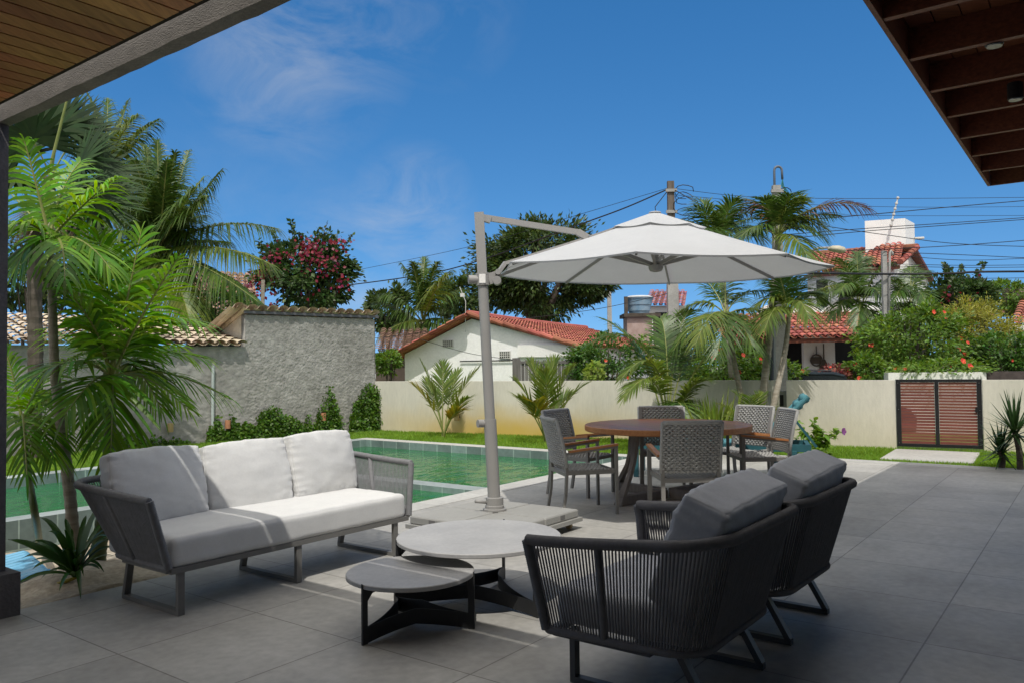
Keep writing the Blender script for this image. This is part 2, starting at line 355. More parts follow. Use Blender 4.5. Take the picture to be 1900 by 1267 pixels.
# low walls of the pool: divider of the shallow bay, the raised near wall on the left
dv = MB(); dv.box(7.46, 7.74, PV0 + .006, PVM, -1.3, -.045); dv.box(PUM - .25, PUM, 5.65, PVM - .25, -.6, .002); dv.box(PU0, PUM, PVM - .25, PVM, -1.3, .002); dv.box(PUM, 7.46, PVM - .25, PVM, -1.3, -.16)
o = dv.build('pool_wall', m_pw); o.data.materials.append(m_poolcop)
for p in o.data.polygons:
    if p.normal.z > .5: p.material_index = 1
o.rotation_euler = (0, 0, HROT); kind(o, 'structure')
# water
mw = bpy.data.materials.new('pool_water'); mw.use_nodes = True; nt = mw.node_tree; N = nt.nodes; L = nt.links; N.remove(N['Principled BSDF'])
gl = N.new('ShaderNodeBsdfGlossy'); gl.inputs['Roughness'].default_value = .02; tr = N.new('ShaderNodeBsdfTransparent'); tr.inputs['Color'].default_value = (.34, .80, .56, 1)
df = N.new('ShaderNodeBsdfDiffuse'); df.inputs['Color'].default_value = (.034, .25, .080, 1); m1 = N.new('ShaderNodeMixShader'); m1.inputs[0].default_value = .55
L.new(tr.outputs[0], m1.inputs[1]); L.new(df.outputs[0], m1.inputs[2])
tcw = N.new('ShaderNodeTexCoord'); mpw = N.new('ShaderNodeMapping'); mpw.inputs['Scale'].default_value = (1, 2.0, 1); mpw.inputs['Rotation'].default_value = (0, 0, R(-50)); L.new(tcw.outputs['Object'], mpw.inputs[0])
nw = N.new('ShaderNodeTexNoise'); nw.inputs['Scale'].default_value = 2.0; nw.inputs['Detail'].default_value = 3; nw.inputs['Distortion'].default_value = .8; L.new(mpw.outputs[0], nw.inputs['Vector'])
bw = N.new('ShaderNodeBump'); bw.inputs['Strength'].default_value = .55; bw.inputs['Distance'].default_value = .06; L.new(nw.outputs[0], bw.inputs['Height'])
fr = N.new('ShaderNodeFresnel'); fr.inputs['IOR'].default_value = 1.33; L.new(bw.outputs[0], fr.inputs['Normal']); L.new(bw.outputs[0], gl.inputs['Normal'])
m2 = N.new('ShaderNodeMixShader'); L.new(fr.outputs[0], m2.inputs[0]); L.new(m1.outputs[0], m2.inputs[1]); L.new(gl.outputs[0], m2.inputs[2]); L.new(m2.outputs[0], N['Material Output'].inputs['Surface'])
usheet('pool_water', [(PU0, PU1, PVM - .1, PV1), (7.6, PU1, PV0 + .01, PVM - .1)], -.135, mw)
usheet('pool_bay_water', [(PUM + .002, 7.46, PV0 + .01, PVM - .25)], -.115, mw)
# planting bed: sand, sloping down to the pool wall, with a mound round the palms
sb = MB(); md = G(160, 1062, 0)
def sand(s, t):
    u = -3.3 + s * (PUM - .25 + 3.3); v = 5.37 + t * (PVM - .25 - 5.37); p = uv(u, v)
    z = -.03 - .27 * min(1, t * 1.25) + NZ.noise(p * 2.2) * .05 + NZ.noise(p * 9) * .018
    d = (p - V((md.x, md.y, 0))).length; z += .17 * math.exp(-(d / .42) ** 2)
    if t < .01: z = -.04
    return V((p.x, p.y, z))
sb.grid(sand, 150, 70); kind(sb.build('sand_bed', m_sand, smooth=True), 'structure')
# path slab in front of the gate
pt = MB(); q = [G(1663, 832), G(1819, 839), G(1806, 859.5), G(1631, 851)]
pt.prism([p + V((0, 0, .003)) for p in q], (0, 0, -.15)); kind(pt.build('path', m_cop), 'structure')

# ------------------------------------------------------------------ grass blades
gb = MB(); gr = random.Random(3)
def in_lawn(u, v):
    if v > PV1 + .31: return True
    if u > 11.52 and v > 5.66: return True
    return u > 12.64 and v < 5.66
pq4 = [V((p.x, p.y)) for p in q]
def inpath(x, y):
    c = V((x, y)); s = [(pq4[(i + 1) % 4] - pq4[i]).cross(c - pq4[i]) for i in range(4)]
    return all(k > 0 for k in s) or all(k < 0 for k in s)
cnt = 0; GW0 = V((-.97, 17.49)); GWD = V((.88, -.475)).normalized(); SG0 = V((-6.23, 16.05)); SGD = V((.744, .668)).normalized()
while cnt < 90000:
    Y = 8 + 11.5 * gr.random(); X = Y * gr.uniform(-.66, .69)
    u = X * SY + Y * CY; v = -X * CY + Y * SY
    if not in_lawn(u, v) or inpath(X, Y): continue
    if GWD.cross(V((X, Y)) - GW0) > -.02: continue
    if X < -3 and SGD.cross(V((X, Y)) - SG0) > 0: continue
    h = gr.uniform(.025, .06); a = gr.random() * 6.283; w = .006 + .004 * gr.random(); lx, ly = gr.uniform(-.03, .03), gr.uniform(-.03, .03)
    gb.add([(X - w * math.cos(a), Y - w * math.sin(a), -.025), (X + w * math.cos(a), Y + w * math.sin(a), -.025), (X + lx, Y + ly, -.02 + h)], [(0, 1, 2)]); cnt += 1
kind(gb.build('grass', m_grass), 'stuff')

# ------------------------------------------------------------------ the house we stand in
hs = thing('veranda_house', 'covered veranda of the house with plastered beam, dark post and slatted wooden ceiling', 'house', uv(1.9, 5.35))
b = MB(); b.uvbox(1.74, 2.03, 5.35, 5.65, 0.0, 2.965); b.build('post', m_postpl, hs)
b = MB(); b.uvbox(1.70, 2.075, 5.25, 5.70, 0.0, .255); b.build('post_base', m_postpl, hs)
b = MB(); N_ = 90
def beamf(s, t):
    k = int(round(t * 4)) % 4; v = -4 + s * 9.66
    c = [(1.97, 2.97), (2.05, 2.97), (2.05, 3.10), (1.97, 3.10)][k]; p = uv(c[0], v, c[1])
    return p + V((NZ.noise(p * 6 + V((k, 0, 0))), NZ.noise(p * 5), NZ.noise(p * 7 + V((0, k, 3))))) * .006
b.grid(beamf, N_, 4); b.build('beam', m_plaster, hs)
cp_ = MB()
for i in range(34):
    v1 = 5.6 - i * .118; cp_.uvbox(-3.2, 1.845, v1 - .106, v1, 2.985, 3.0)
cp_.build('ceiling_boards', m_plank, hs)
b = MB(); b.uvbox(-3.2, 1.8875, -3.2, 5.6, 3.004, 3.12); b.build('roof', m_reveal, hs)
b = MB(); b.uvbox(-3.3, -3.2, -3.2, 6.0, 0, 3.1); b.uvbox(-3.2, 12, -3.3, -3.2, 0, 3.75); b.build('wall', m_whitef, hs)
# eaves on the right
ev = thing('timber_eaves', 'dark timber eaves with exposed joists over the right side of the terrace', 'roof overhang', uv(6.5, 0, 3.5))
b = MB(); b.uvbox(-1.5, 10.77, 1.0, 1.03, 3.49, 3.76); b.uvbox(10.74, 10.77, -3.1, .998, 3.49, 3.76); b.build('fascia', m_darkw, ev)
b = MB()
for i in range(int(4.2 / .16)):
    v1 = .99 - i * .16; b.uvbox(-1.5, 10.735, v1 - .152, v1, 3.715, 3.73)
b.build('soffit_boards', m_darkw, ev)
b = MB(); b.uvbox(-1.5, 10.77, -3.2, 1.03, 3.765, 3.80); b.build('roof', m_terra2, ev)
for i in range(15):
    u0 = 10.735 - .8 * (i + 1); b = MB(); b.uvbox(u0 - .04, u0 + .012, -3.1, .998, 3.50, 3.712); b.build('joist', m_darkw, ev)
m_black = mat('black_metal', (.02, .02, .022), .45, .1, metal=.3); m_chrome = mat('chrome', (.30, .30, .30), .35, .05, metal=1.0)
for (x, y) in ((1845, 84), (1884, 184)):
    p = G(x, y, 3.5); sp_ = thing('spotlight', 'small black can spotlight on the %s joist of the dark eaves' % ('nearer' if y < 100 else 'farther'), 'spotlight', p, 'spotlights under the eaves')
    b = MB(); b.lathe([(.05, -.005), (.055, 0), (.055, .12), (.05, .125)], p, 20); b.build('can', m_black, sp_)
    b = MB(); b.lathe([(.030, -.012), (.046, -.012), (.048, -.006), (.02, -.006)], p, 20); b.build('rim', m_chrome, sp_)

# ------------------------------------------------------------------ garden walls
WD = V((.88, -.475, 0)).normalized(); WN = V((-WD.y, WD.x, 0)); W0 = V((-.97, 17.49, 0))
def wallp(px):
    """distance along the white wall of a picture column"""
    r = ray(px, 760); r = V((r.x, r.y)); w0 = V((W0.x, W0.y)); w = V((WD.x, WD.y))
    return -(w0.cross(r)) / w.cross(r)
def garden_wall(s0, s1, label):
    t = MB(); mid = W0 + WD * ((s0 + s1) / 2)
    t.xbox(mid + WN * .09 + V((0, 0, .42)), WD * ((s1 - s0) / 2), WN * .09, (0, 0, .722))
    o = t.build('garden_wall', m_wall, origin=mid); return tag(o, label, 'wall', 'white garden walls')
sA, sB, sC, sD = wallp(1446), wallp(1460), wallp(1662), wallp(1824)
garden_wall(-2.62, sA, 'long pale garden wall with ochre stain between the grey stucco wall and the palm trunks')
garden_wall(sB, sC, 'short pale garden wall between the palm trunks and the slatted gate')
garden_wall(sD, sD + 9, 'pale garden wall right of the slatted gate, behind the spiky plants')
# gate
m_slat = mat('gate_slat', (.15, .045, .032), .55, .25, 5, .1, 40, col2=(.21, .07, .048), stretch=(1, 1, 8), island=.15)
gt = thing('slatted_gate', 'double gate of red brown horizontal slats in a black frame in the white wall', 'gate', W0 + WD * ((sC + sD) / 2))
def wp(s, n, z): return W0 + WD * s + WN * n + V((0, 0, z))
def wbox(mb, s0, s1, n0, n1, z0, z1): mb.xbox(wp((s0 + s1) / 2, (n0 + n1) / 2, (z0 + z1) / 2), WD * (s1 - s0) / 2, WN * (n1 - n0) / 2, (0, 0, (z1 - z0) / 2))
g0, g1 = sC + .01, sD - .01; gm = (g0 + g1) / 2 - .02; fz0, fz1 = .03, 1.155
b = MB(); wbox(b, g0, g0 + .07, -.02, .05, fz0, fz1); wbox(b, g1 - .07, g1, -.02, .05, fz0, fz1); wbox(b, g0 + .07, g1 - .07, -.02, .05, fz1 - .045, fz1); wbox(b, g0 + .07, g1 - .07, -.02, .05, fz0, fz0 + .05); wbox(b, gm - .03, gm + .03, -.022, .048, fz0 + .05, fz1 - .045)
b.build('frame', m_black, gt)
for (a0, a1) in ((g0 + .072, gm - .032), (gm + .032, g1 - .072)):
    lf = MB(); n = 21; hh = (fz1 - .045 - fz0 - .05) / n
    for i in range(n):
        z = fz0 + .05 + i * hh; wbox(lf, a0, a1, 0, .02, z + .0035, z + hh - .0025)
    lf.build('leaf', m_slat, gt)
for s in (g0 + .035, g1 - .035):
    for z in (fz0 + .06, fz0 + .62, fz1 - .06): b = MB(); b.xbox(wp(s, -.026, z), WD * .006, WN * .006, (0, 0, .006)); b.build('bolt', m_chrome, gt)
b = MB(); wbox(b, g1 - .10, g1 - .05, -.035, -.021, .62, .70); b.build('latch', m_black, gt)

# grey stucco wall, two heights
SD = V((.744, .668, 0)).normalized(); SN = V((-SD.y, SD.x, 0)); S0 = V((-6.23, 16.05, 0))
def stw(s, n, z): return S0 + SD * s + SN * n + V((0, 0, z))
s_hi, s_end, s_lo = .84, 3.99, -14
gw = thing('stucco_wall', 'tall rough grey stucco wall along the lawn, stepping down to the left', 'wall', stw(1.5, 0, 0))
def stu(s0, s1, z0, z1):
    def f(a, c):
        p = stw(s0 + a * (s1 - s0), 0, z0 + c * (z1 - z0)); q_ = V((p.x * 1, p.y, p.z))
        d = NZ.noise(q_ * 5) * .006 + NZ.noise(q_ * 19) * .007 + NZ.noise(q_ * 42) * .012
        return p - SN * (d + .02)
    return f
b = MB(); b.grid(stu(s_hi, s_end, -.1, 2.60), 200, 165); b.grid(stu(s_lo, s_hi, -.1, 1.93), 480, 90)
b.xbox(stw((s_hi + s_end) / 2, .09, 1.25), SD * ((s_end - s_hi) / 2), SN * .09, (0, 0, 1.35)); b.xbox(stw((s_lo + s_hi) / 2, .09, .9), SD * ((s_hi - s_lo) / 2 - .002), SN * .088, (0, 0, 1.03))
def endf(a, c):
    p = stw(s_end, .2 * a - .02, -.1 + 2.7 * c); return p + SD * (.02 + NZ.noise(p * 12) * .02)
b.grid(endf, 8, 120)
b.build('rendered_face', m_stucco, gw, smooth=True)
# tiled roofs ------------------------------------------------------
def tiles(mb, o, ex, ey, nx, ny, r=.11, seg=5, lift=.025, jit=.006):
    """barrel tiles: rows run along ex at the spacing 2.1 r, courses climb along ey"""
    ex = V(ex).normalized(); ey = V(ey); L = ey.length / ny; eyn = ey.normalized(); nz_ = ex.cross(eyn).normalized()
    if nz_.z < 0: nz_ = -nz_
    pitch = r * 2.1; rr = random.Random(int(o[0] * 91 + nx))
    for i in range(nx):
        for j in range(ny):
            c = V(o) + ex * (pitch * (i + .5) + rr.uniform(-jit, jit)) + eyn * (L * j); k0 = len(mb.v)
            for e in (0, 1):
                for k in range(seg + 1):
                    a = math.pi * k / seg; rad = r * (1.0 if e == 0 else .86)
                    mb.v.append(c + eyn * (L * 1.12 * e) + ex * (-math.cos(a) * rad) + nz_ * (math.sin(a) * rad * .62 + (lift if e == 0 else 0)))
            for k in range(seg): mb.f.append((k0 + k, k0 + k + 1, k0 + seg + 2 + k, k0 + seg + 1 + k))
            # the channel tile between two ridges
            c2 = c + ex * (pitch * .5); k0 = len(mb.v)
            for e in (0, 1):
                for k in range(4):
                    a = math.pi * k / 3; mb.v.append(c2 + eyn * (L * 1.1 * e) + ex * (-math.cos(a) * r * .8) - nz_ * (math.sin(a) * r * .4 - (lift * .6 if e == 0 else 0)))
            for k in range(3): mb.f.append((k0 + k, k0 + k + 1, k0 + 5 + k, k0 + 4 + k))
nh = thing('neighbour_house', 'low neighbouring house with sand coloured clay tile roofs behind the grey stucco wall', 'house', stw(-2, 3, 0))
# roof over the high part, falling away from the wall
b = MB(); a0 = stw(s_end + .1, -.14, 2.73); tiles(b, a0, -SD, SN * 2.6 + V((0, 0, -.75)), 15, 7, .11); b.build('roof', m_clay, nh)
# left verge of that roof
vg = MB(); tiles(vg, stw(s_hi - .03, -.14, 2.75), -SD, SN * 2.6 + V((0, 0, -.75)), 1, 8, .12, jit=0)
vg.build('verge', m_clay, nh)
b = MB(); b.xbox(stw((s_hi + s_end) / 2 + .02, -.055, 2.648), SD * ((s_end - s_hi) / 2 + .06), SN * .03, (0, 0, .028)); b.build('gutter', m_grayt, nh)
b = MB(); b.prism([stw(s_hi + .002, .185, 1.6), stw(s_hi + .002, 2.4, 1.6), stw(s_hi + .002, 2.4, 1.98), stw(s_hi + .002, .185, 2.6)], SD * .15); b.build('side_wall', m_cream, nh)
# lower roof, rising away from the wall
b = MB(); tiles(b, stw(s_hi - .02, -.20, 1.97), -SD, SN * 4.2 + V((0, 0, .72)), 62, 11, .11); b.build('roof', m_clay, nh)
b = MB(); b.xbox(stw(-7, 2.4, .9), SD * 7.7, SN * 2.0, (0, 0, 1.0)); b.xbox(stw(2.5, 1.5, 1.0), SD * 1.2, SN * 1.0, (0, 0, 1.1)); b.build('wall', m_cream, nh)
# white pipe standing against the stucco wall
p = G(373, 816); p = stw((p - S0).dot(SD), -.07, 0); b = MB(); b.tube([p, p + V((0, 0, .9)), p + V((.01, 0, 1.55))], .03, 10)
tag(b.build('drain_pipe', mat('pvc_pipe', (.42, .46, .44), .5), origin=p), 'pale upright drain pipe standing against the grey stucco wall', 'pipe')
# wall lamps
m_copper = mat('terracotta_lamp', (.42, .19, .10), .7, .15, 8); m_bam = mat('ochre_lamp', (.36, .26, .11), .7, .15, 8)
def wall_lamp(c, n, m, label):
    t = thing('wall_lamp', label, 'wall lamp', c, 'cylinder wall lamps')
    c2 = c - n * .10; b = MB(); b.lathe([(.046, -.085), (.056, -.085), (.056, .085), (.046, .085), (.046, -.02), (.01, -.02), (.01, -.03), (.046, -.03)][0:4], c2, 20); b.build('shade', m, t)
    b = MB(); b.xbox(c - n * .03, n * .03, n.cross(V((0, 0, 1))) * .025, (0, 0, .03)); b.build('bracket', m_black, t)
for x, y, lab, m in ((312, 792, 'ochre cylinder wall lamp on bare stucco left of the drain pipe', m_bam), (418, 786, 'terracotta cylinder wall lamp above the low creeper right of the drain pipe', m_copper), (595, 772, 'terracotta cylinder wall lamp in front of the tall pointed creeper', m_copper)):
    r = ray(x, y); tt = (S0 - EYE).dot(SN) / r.dot(SN); wall_lamp(EYE + r * tt - SN * .03, SN, m, lab)
r = ray(852, 772); tt = (W0 - EYE).dot(WN) / r.dot(WN); wall_lamp(EYE + r * tt, WN, m_bam, 'small tan wall lamp on the pale garden wall beside the first young palm')

# ------------------------------------------------------------------ lounge furniture
m_rope_s = mat('grey_rope', (.21, .21, .215), .85, .12, 30, .5, 300)
m_rope_d = mat('charcoal_rope', (.165, .163, .17), .85, .12, 30, .5, 300)
m_frame_s = mat('grey_powder_coat', (.16, .155, .145), .5, .06, 4, .1, 200)
m_frame_d = mat('charcoal_powder_coat', (.055, .056, .06), .45, .06, 4, .1, 200)
m_cloth_w = mat('white_canvas', (.68, .675, .66), .95, .04, 5, .35, 420, fine=.025)
m_cloth_g = mat('slate_canvas', (.42, .425, .445), .95, .08, 5, .35, 420, fine=.05, col2=(.50, .505, .525))

def ucurve(hw_f, hw_b, yf, yb, zf, zb, r, ns, nc, nb):
    """U-shaped rail: front-left, back round the rear, to front-right; same count for top and bottom rails"""
    P = []
    hw = lambda y: hw_f + (hw_b - hw_f) * (yf - y) / (yf - yb)
    zz = lambda y: zf + (zb - zf) * ((yf - y) / (yf - yb)) ** 1.3
    for i in range(ns): y = yf + (yb + r - yf) * i / ns; P.append(V((-hw(y), y, zz(y))))
    for i in range(nc): a = math.pi / 2 * i / nc; y = yb + r - r * math.sin(a); P.append(V((-hw_b + r - r * math.cos(a), y, zz(y))))
    for i in range(nb + 1): P.append(V((-hw_b + r + (2 * hw_b - 2 * r) * i / nb, yb, zb)))
    Q = [V((-p.x, p.y, p.z)) for p in reversed(P[:ns + nc])]
    return P + Q
def resample(P, n):
    L = [0]
    for a, b_ in zip(P, P[1:]): L.append(L[-1] + (b_ - a).length)
    out = []; k = 0
    for i in range(n + 1):
        s = L[-1] * i / n
        while k < len(L) - 2 and L[k + 1] < s: k += 1
        t = (s - L[k]) / max(1e-9, L[k + 1] - L[k]); out.append(P[k].lerp(P[k + 1], min(1, max(0, t))))
    return out
def wrapped(mb, P, r, pitch=.009, n=9):
    """a rail bound with cord: one ridge per turn"""
    L = sum((b_ - a).length for a, b_ in zip(P, P[1:])); m = int(L / pitch); Q = resample(P, m * 2)
    mb.tube(Q, [r * (1.0 if i % 2 else .86) for i in range(len(Q))], n)
def rope_shell(root, top, bot, m, dens, nseed, posts, rail_r=.024):
    rl = MB(); wrapped(rl, top, rail_r); rl.build('top_rail', m, root, smooth=True)
    bl = MB(); wrapped(bl, resample(bot, 80), .019); bl.build('lower_rail', m, root, smooth=True)
    for k, f in enumerate((0, len(top) - 1)):
        pm = MB(); wrapped(pm, [top[f], bot[f]], .026); pm.build('front_post', m, root, smooth=True)
    rr = random.Random(nseed); st = MB()
    LT = sum((b_ - a).length for a, b_ in zip(top, top[1:])); n = int(LT / dens)
    # strands keep the same segment index on both rails, so corners fan out evenly
    cum = [0]
    for a, b_ in zip(top, top[1:]): cum.append(cum[-1] + (b_ - a).length)
    def at(P, s):
        for i in range(len(cum) - 1):
            if cum[i + 1] >= s: t = (s - cum[i]) / max(1e-9, cum[i + 1] - cum[i]); return P[i].lerp(P[i + 1], t)
        return P[-1].copy()
    for i in range(1, n):
        s = LT * i / n; a = at(top, s); c = at(bot, s)
        for dd in (0,):
            j = rr.uniform(-.0016, .0016); a2 = a; c2 = at(bot, min(LT, max(0, s + rr.uniform(-.0015, .0015))))
            mid = a2.lerp(c2, .5) + V((j, j, 0)); nrm = (a2 - V((0, a2.y * .3, a2.z))).normalized() * (.006 * dd)
            st.tube([a2, mid, c2], .0046, 6, caps=False)
    st.build('rope_weave', m, root, smooth=True)
    for s in posts:
        pm = MB(); a = at(top, LT * s); c = at(bot, LT * s); pm.tube([a, c], .017, 8); pm.build('side_stay', m, root, smooth=True)
def cushion(mb, w, d, h, r=.03, puff=.03, seed=0, n=26, wr=.006, M_=None, sag=0.0):
    """upholstered block: soft edges, domed faces, puckered seams; local axes w,d (face) and h (thickness)"""
    idx = {}; o = len(mb.v); H = V((w / 2, d / 2, h / 2)); nz_ = max(6, int(n * .45))
    def wpt(t): return math.copysign(1 - (1 - abs(t)) ** 1.6, t)
    def pt(i, j, k):
        key = (i, j, k)
        if key in idx: return idx[key]
        q = V((wpt(2 * i / n - 1), wpt(2 * j / n - 1), wpt(2 * k / nz_ - 1)))
        p = V((q.x * H.x, q.y * H.y, q.z * H.z)); rr = min(r, h * .48)
        inn = V((max(-H.x + rr, min(H.x - rr, p.x)), max(-H.y + rr, min(H.y - rr, p.y)), max(-H.z + rr, min(H.z - rr, p.z)))); dv_ = p - inn
        nn = dv_.normalized() if dv_.length > 1e-7 else V((0, 0, 0)); p = inn + nn * rr if dv_.length > 1e-7 else p
        e = (1 - q.x ** 2) * (1 - q.y ** 2); sgn = q.z
        p.z += sgn * puff * (e ** .55)
        p.x += math.copysign(puff * .35, q.x) * (1 - q.y ** 2) * abs(q.x) ** 3 * (1 - .3 * q.z ** 2); p.y += math.copysign(puff * .3, q.y) * (1 - q.x ** 2) * abs(q.y) ** 3
        ed = max(abs(q.x), abs(q.y)); s_ = V((seed * 3.1, seed * 1.7, seed))
        pu = NZ.noise(V((q.x * 7, q.y * 7, q.z)) + s_) * wr * .22 + NZ.noise(V((q.x * 2.5, q.y * 2.5, q.z)) + s_) * wr * .5 + NZ.noise(V((q.x * (9 if abs(q.y) > abs(q.x) else 3), q.y * (9 if abs(q.x) >= abs(q.y) else 3), q.z)) + s_) * wr * (max(0, ed - .6) / .4) ** 1.5 * 1.1
        p.z += sgn * pu; p.x += .3 * pu * q.x; p.y += .3 * pu * q.y + NZ.noise(V((q.x * 2.2, 0, 0)) + s_) * wr * .9 * (1 if q.y > 0 else 0)
        p.z -= sag * (1 - q.x ** 2)
        idx[key] = o + len(idx); mb.v.append(M_ @ p if M_ else p); return idx[key]
    for a in range(n):
        for b_ in range(n):
            mb.f.append((pt(a, b_, nz_), pt(a + 1, b_, nz_), pt(a + 1, b_ + 1, nz_), pt(a, b_ + 1, nz_)))
            mb.f.append((pt(a, b_, 0), pt(a, b_ + 1, 0), pt(a + 1, b_ + 1, 0), pt(a + 1, b_, 0)))
    for a in range(n):
        for k in range(nz_):
            mb.f.append((pt(a, 0, k), pt(a + 1, 0, k), pt(a + 1, 0, k + 1), pt(a, 0, k + 1))); mb.f.append((pt(a + 1, n, k), pt(a, n, k), pt(a, n, k + 1), pt(a + 1, n, k + 1)))
            mb.f.append((pt(0, a + 1, k), pt(0, a, k), pt(0, a, k + 1), pt(0, a + 1, k + 1))); mb.f.append((pt(n, a, k), pt(n, a + 1, k), pt(n, a + 1, k + 1), pt(n, a, k + 1)))
def seam(mb, w, d, z, M_, r=.0035, inset=.0, puff=0.0):
    P = []
    for sx, sy in ((-1, -1), (1, -1), (1, 1), (-1, 1)):
        c = V((sx * (w / 2 - .045), sy * (d / 2 - .045), z))
        a0 = math.atan2(sy, sx)
        for k in range(5): a = a0 - math.pi / 4 + math.pi / 2 * k / 4; P.append(c + V((math.cos(a), math.sin(a), 0)) * .045)
    mb.tube([M_ @ p for p in P], r, 6, closed=True)
def sled(root, x, yf, yb, zt, m, lean=.05, w=.042, t=.028):
    """a flat-bar sled leg: upright front bar, floor runner, slanting rear bar"""
    b = MB(); b.bar((x, yf, .001 + t / 2), (x, yb, .001 + t / 2), w, t); b.bar((x, yf - t / 2, t), (x, yf - t / 2, zt), w, t, up=(0, 1, 0)); b.bar((x, yb + t / 2, t * .9), (x, yb + t / 2 + lean, zt), w, t, up=(0, 1, 0))
    b.build('leg', m, root)
def TM(loc, rx=0, ry=0, rz=0): return Matrix.Translation(V(loc)) @ Matrix.Rotation(rz, 4, 'Z') @ Matrix.Rotation(rx, 4, 'X') @ Matrix.Rotation(ry, 4, 'Y')

# three-seat sofa (front is local +y)
sf = thing('sofa', 'three seat rope sofa with thick white cushions beside the pool', 'sofa', (0, 0, 0), local=True)
top = ucurve(1.09, 1.13, .29, -.66, .690, .735, .20, 12, 8, 10); bot = ucurve(1.00, .99, .345, -.37, .288, .288, .14, 12, 8, 10)
rope_shell(sf, top, bot, m_rope_s, .0172, 4, (.125, .875))
b = MB(); b.bar((-.99, .335, .272), (.99, .335, .272), .04, .034); b.bar((-.84, -.34, .272), (.84, -.34, .272), .04, .034)
for x in (-.98, -.5, 0, .5, .98): b.bar((x, .314, .271), (x, -.20 if abs(x) > .9 else -.32, .271), .034, .03)
b.build('seat_frame', m_frame_s, sf)
for x in (.92, .06, -.86): sled(sf, x, .345, -.31, .255, m_frame_s, .055)
b = MB(); mt = TM((.01, -.03, .376)); cushion(b, 1.95, .77, .18, .035, .018, 1, 34, .005, mt); cu = b.build('seat_cushion', m_cloth_w, sf, smooth=True)
for i, (x, rz, dz, ry) in enumerate(((.70, .03, .0, .015), (.015, -.05, -.012, -.05), (-.66, .05, .006, .03))):
    b = MB(); mt = TM((x, -.335 + .015 * i, .688 + dz), R(90 + 17 - 2 * i), ry, rz); cushion(b, .645, .475, .115, .014, .062, 5 + i, 40, .011, mt); cu = b.build('back_cushion', m_cloth_w, sf, smooth=True)
sf.location = uv(3.54, 4.765); sf.rotation_euler = (0, 0, HROT + math.pi)

# armchairs
ac = thing('rope_armchair', 'charcoal rope armchair with grey cushions, the one nearest the camera', 'armchair', (0, 0, 0), 'rope armchairs facing the sofa', local=True)
top = ucurve(.535, .545, .405, -.50, .675, .755, .22, 12, 10, 8); bot = ucurve(.475, .45, .345, -.36, .275, .275, .16, 12, 10, 8)
rope_shell(ac, top, bot, m_rope_d, .0168, 8, (.135, .865), .026)
b = MB(); b.bar((-.46, .335, .262), (.46, .335, .262), .036, .03); b.bar((-.27, -.335, .262), (.27, -.335, .262), .036, .03)
for x in (-.45, 0, .45): b.bar((x, .317, .261), (x, -.16 if x else -.317, .261), .03, .028)
b.build('seat_frame', m_frame_d, ac)
for x in (-.315, .315): sled(ac, x, .315, -.36, .247, m_frame_d, .13)
b = MB(); mt = TM((0, .015, .365)); cushion(b, .80, .66, .155, .03, .02, 31, 24, .006, mt); cu = b.build('seat_cushion', m_cloth_g, ac, smooth=True)
b = MB(); mt = TM((.03, -.285, .668), R(90 + 21), .03, .02); cushion(b, .90, .48, .195, .014, .046, 33, 40, .011, mt); cu = b.build('back_cushion', m_cloth_g, ac, smooth=True)
for z in (-.065, .065):
    b = MB(); seam(b, .902, .482, z, mt, .0025); b.build('piping', m_cloth_g, cu, smooth=True)
ac.location = uv(3.44, 1.69); ac.rotation_euler = (0, 0, HROT)
dup(ac, uv(4.485, 1.68), HROT - .02, 'charcoal rope armchair with grey cushions standing farther from the camera, partly hidden', 'rope armchairs facing the sofa')

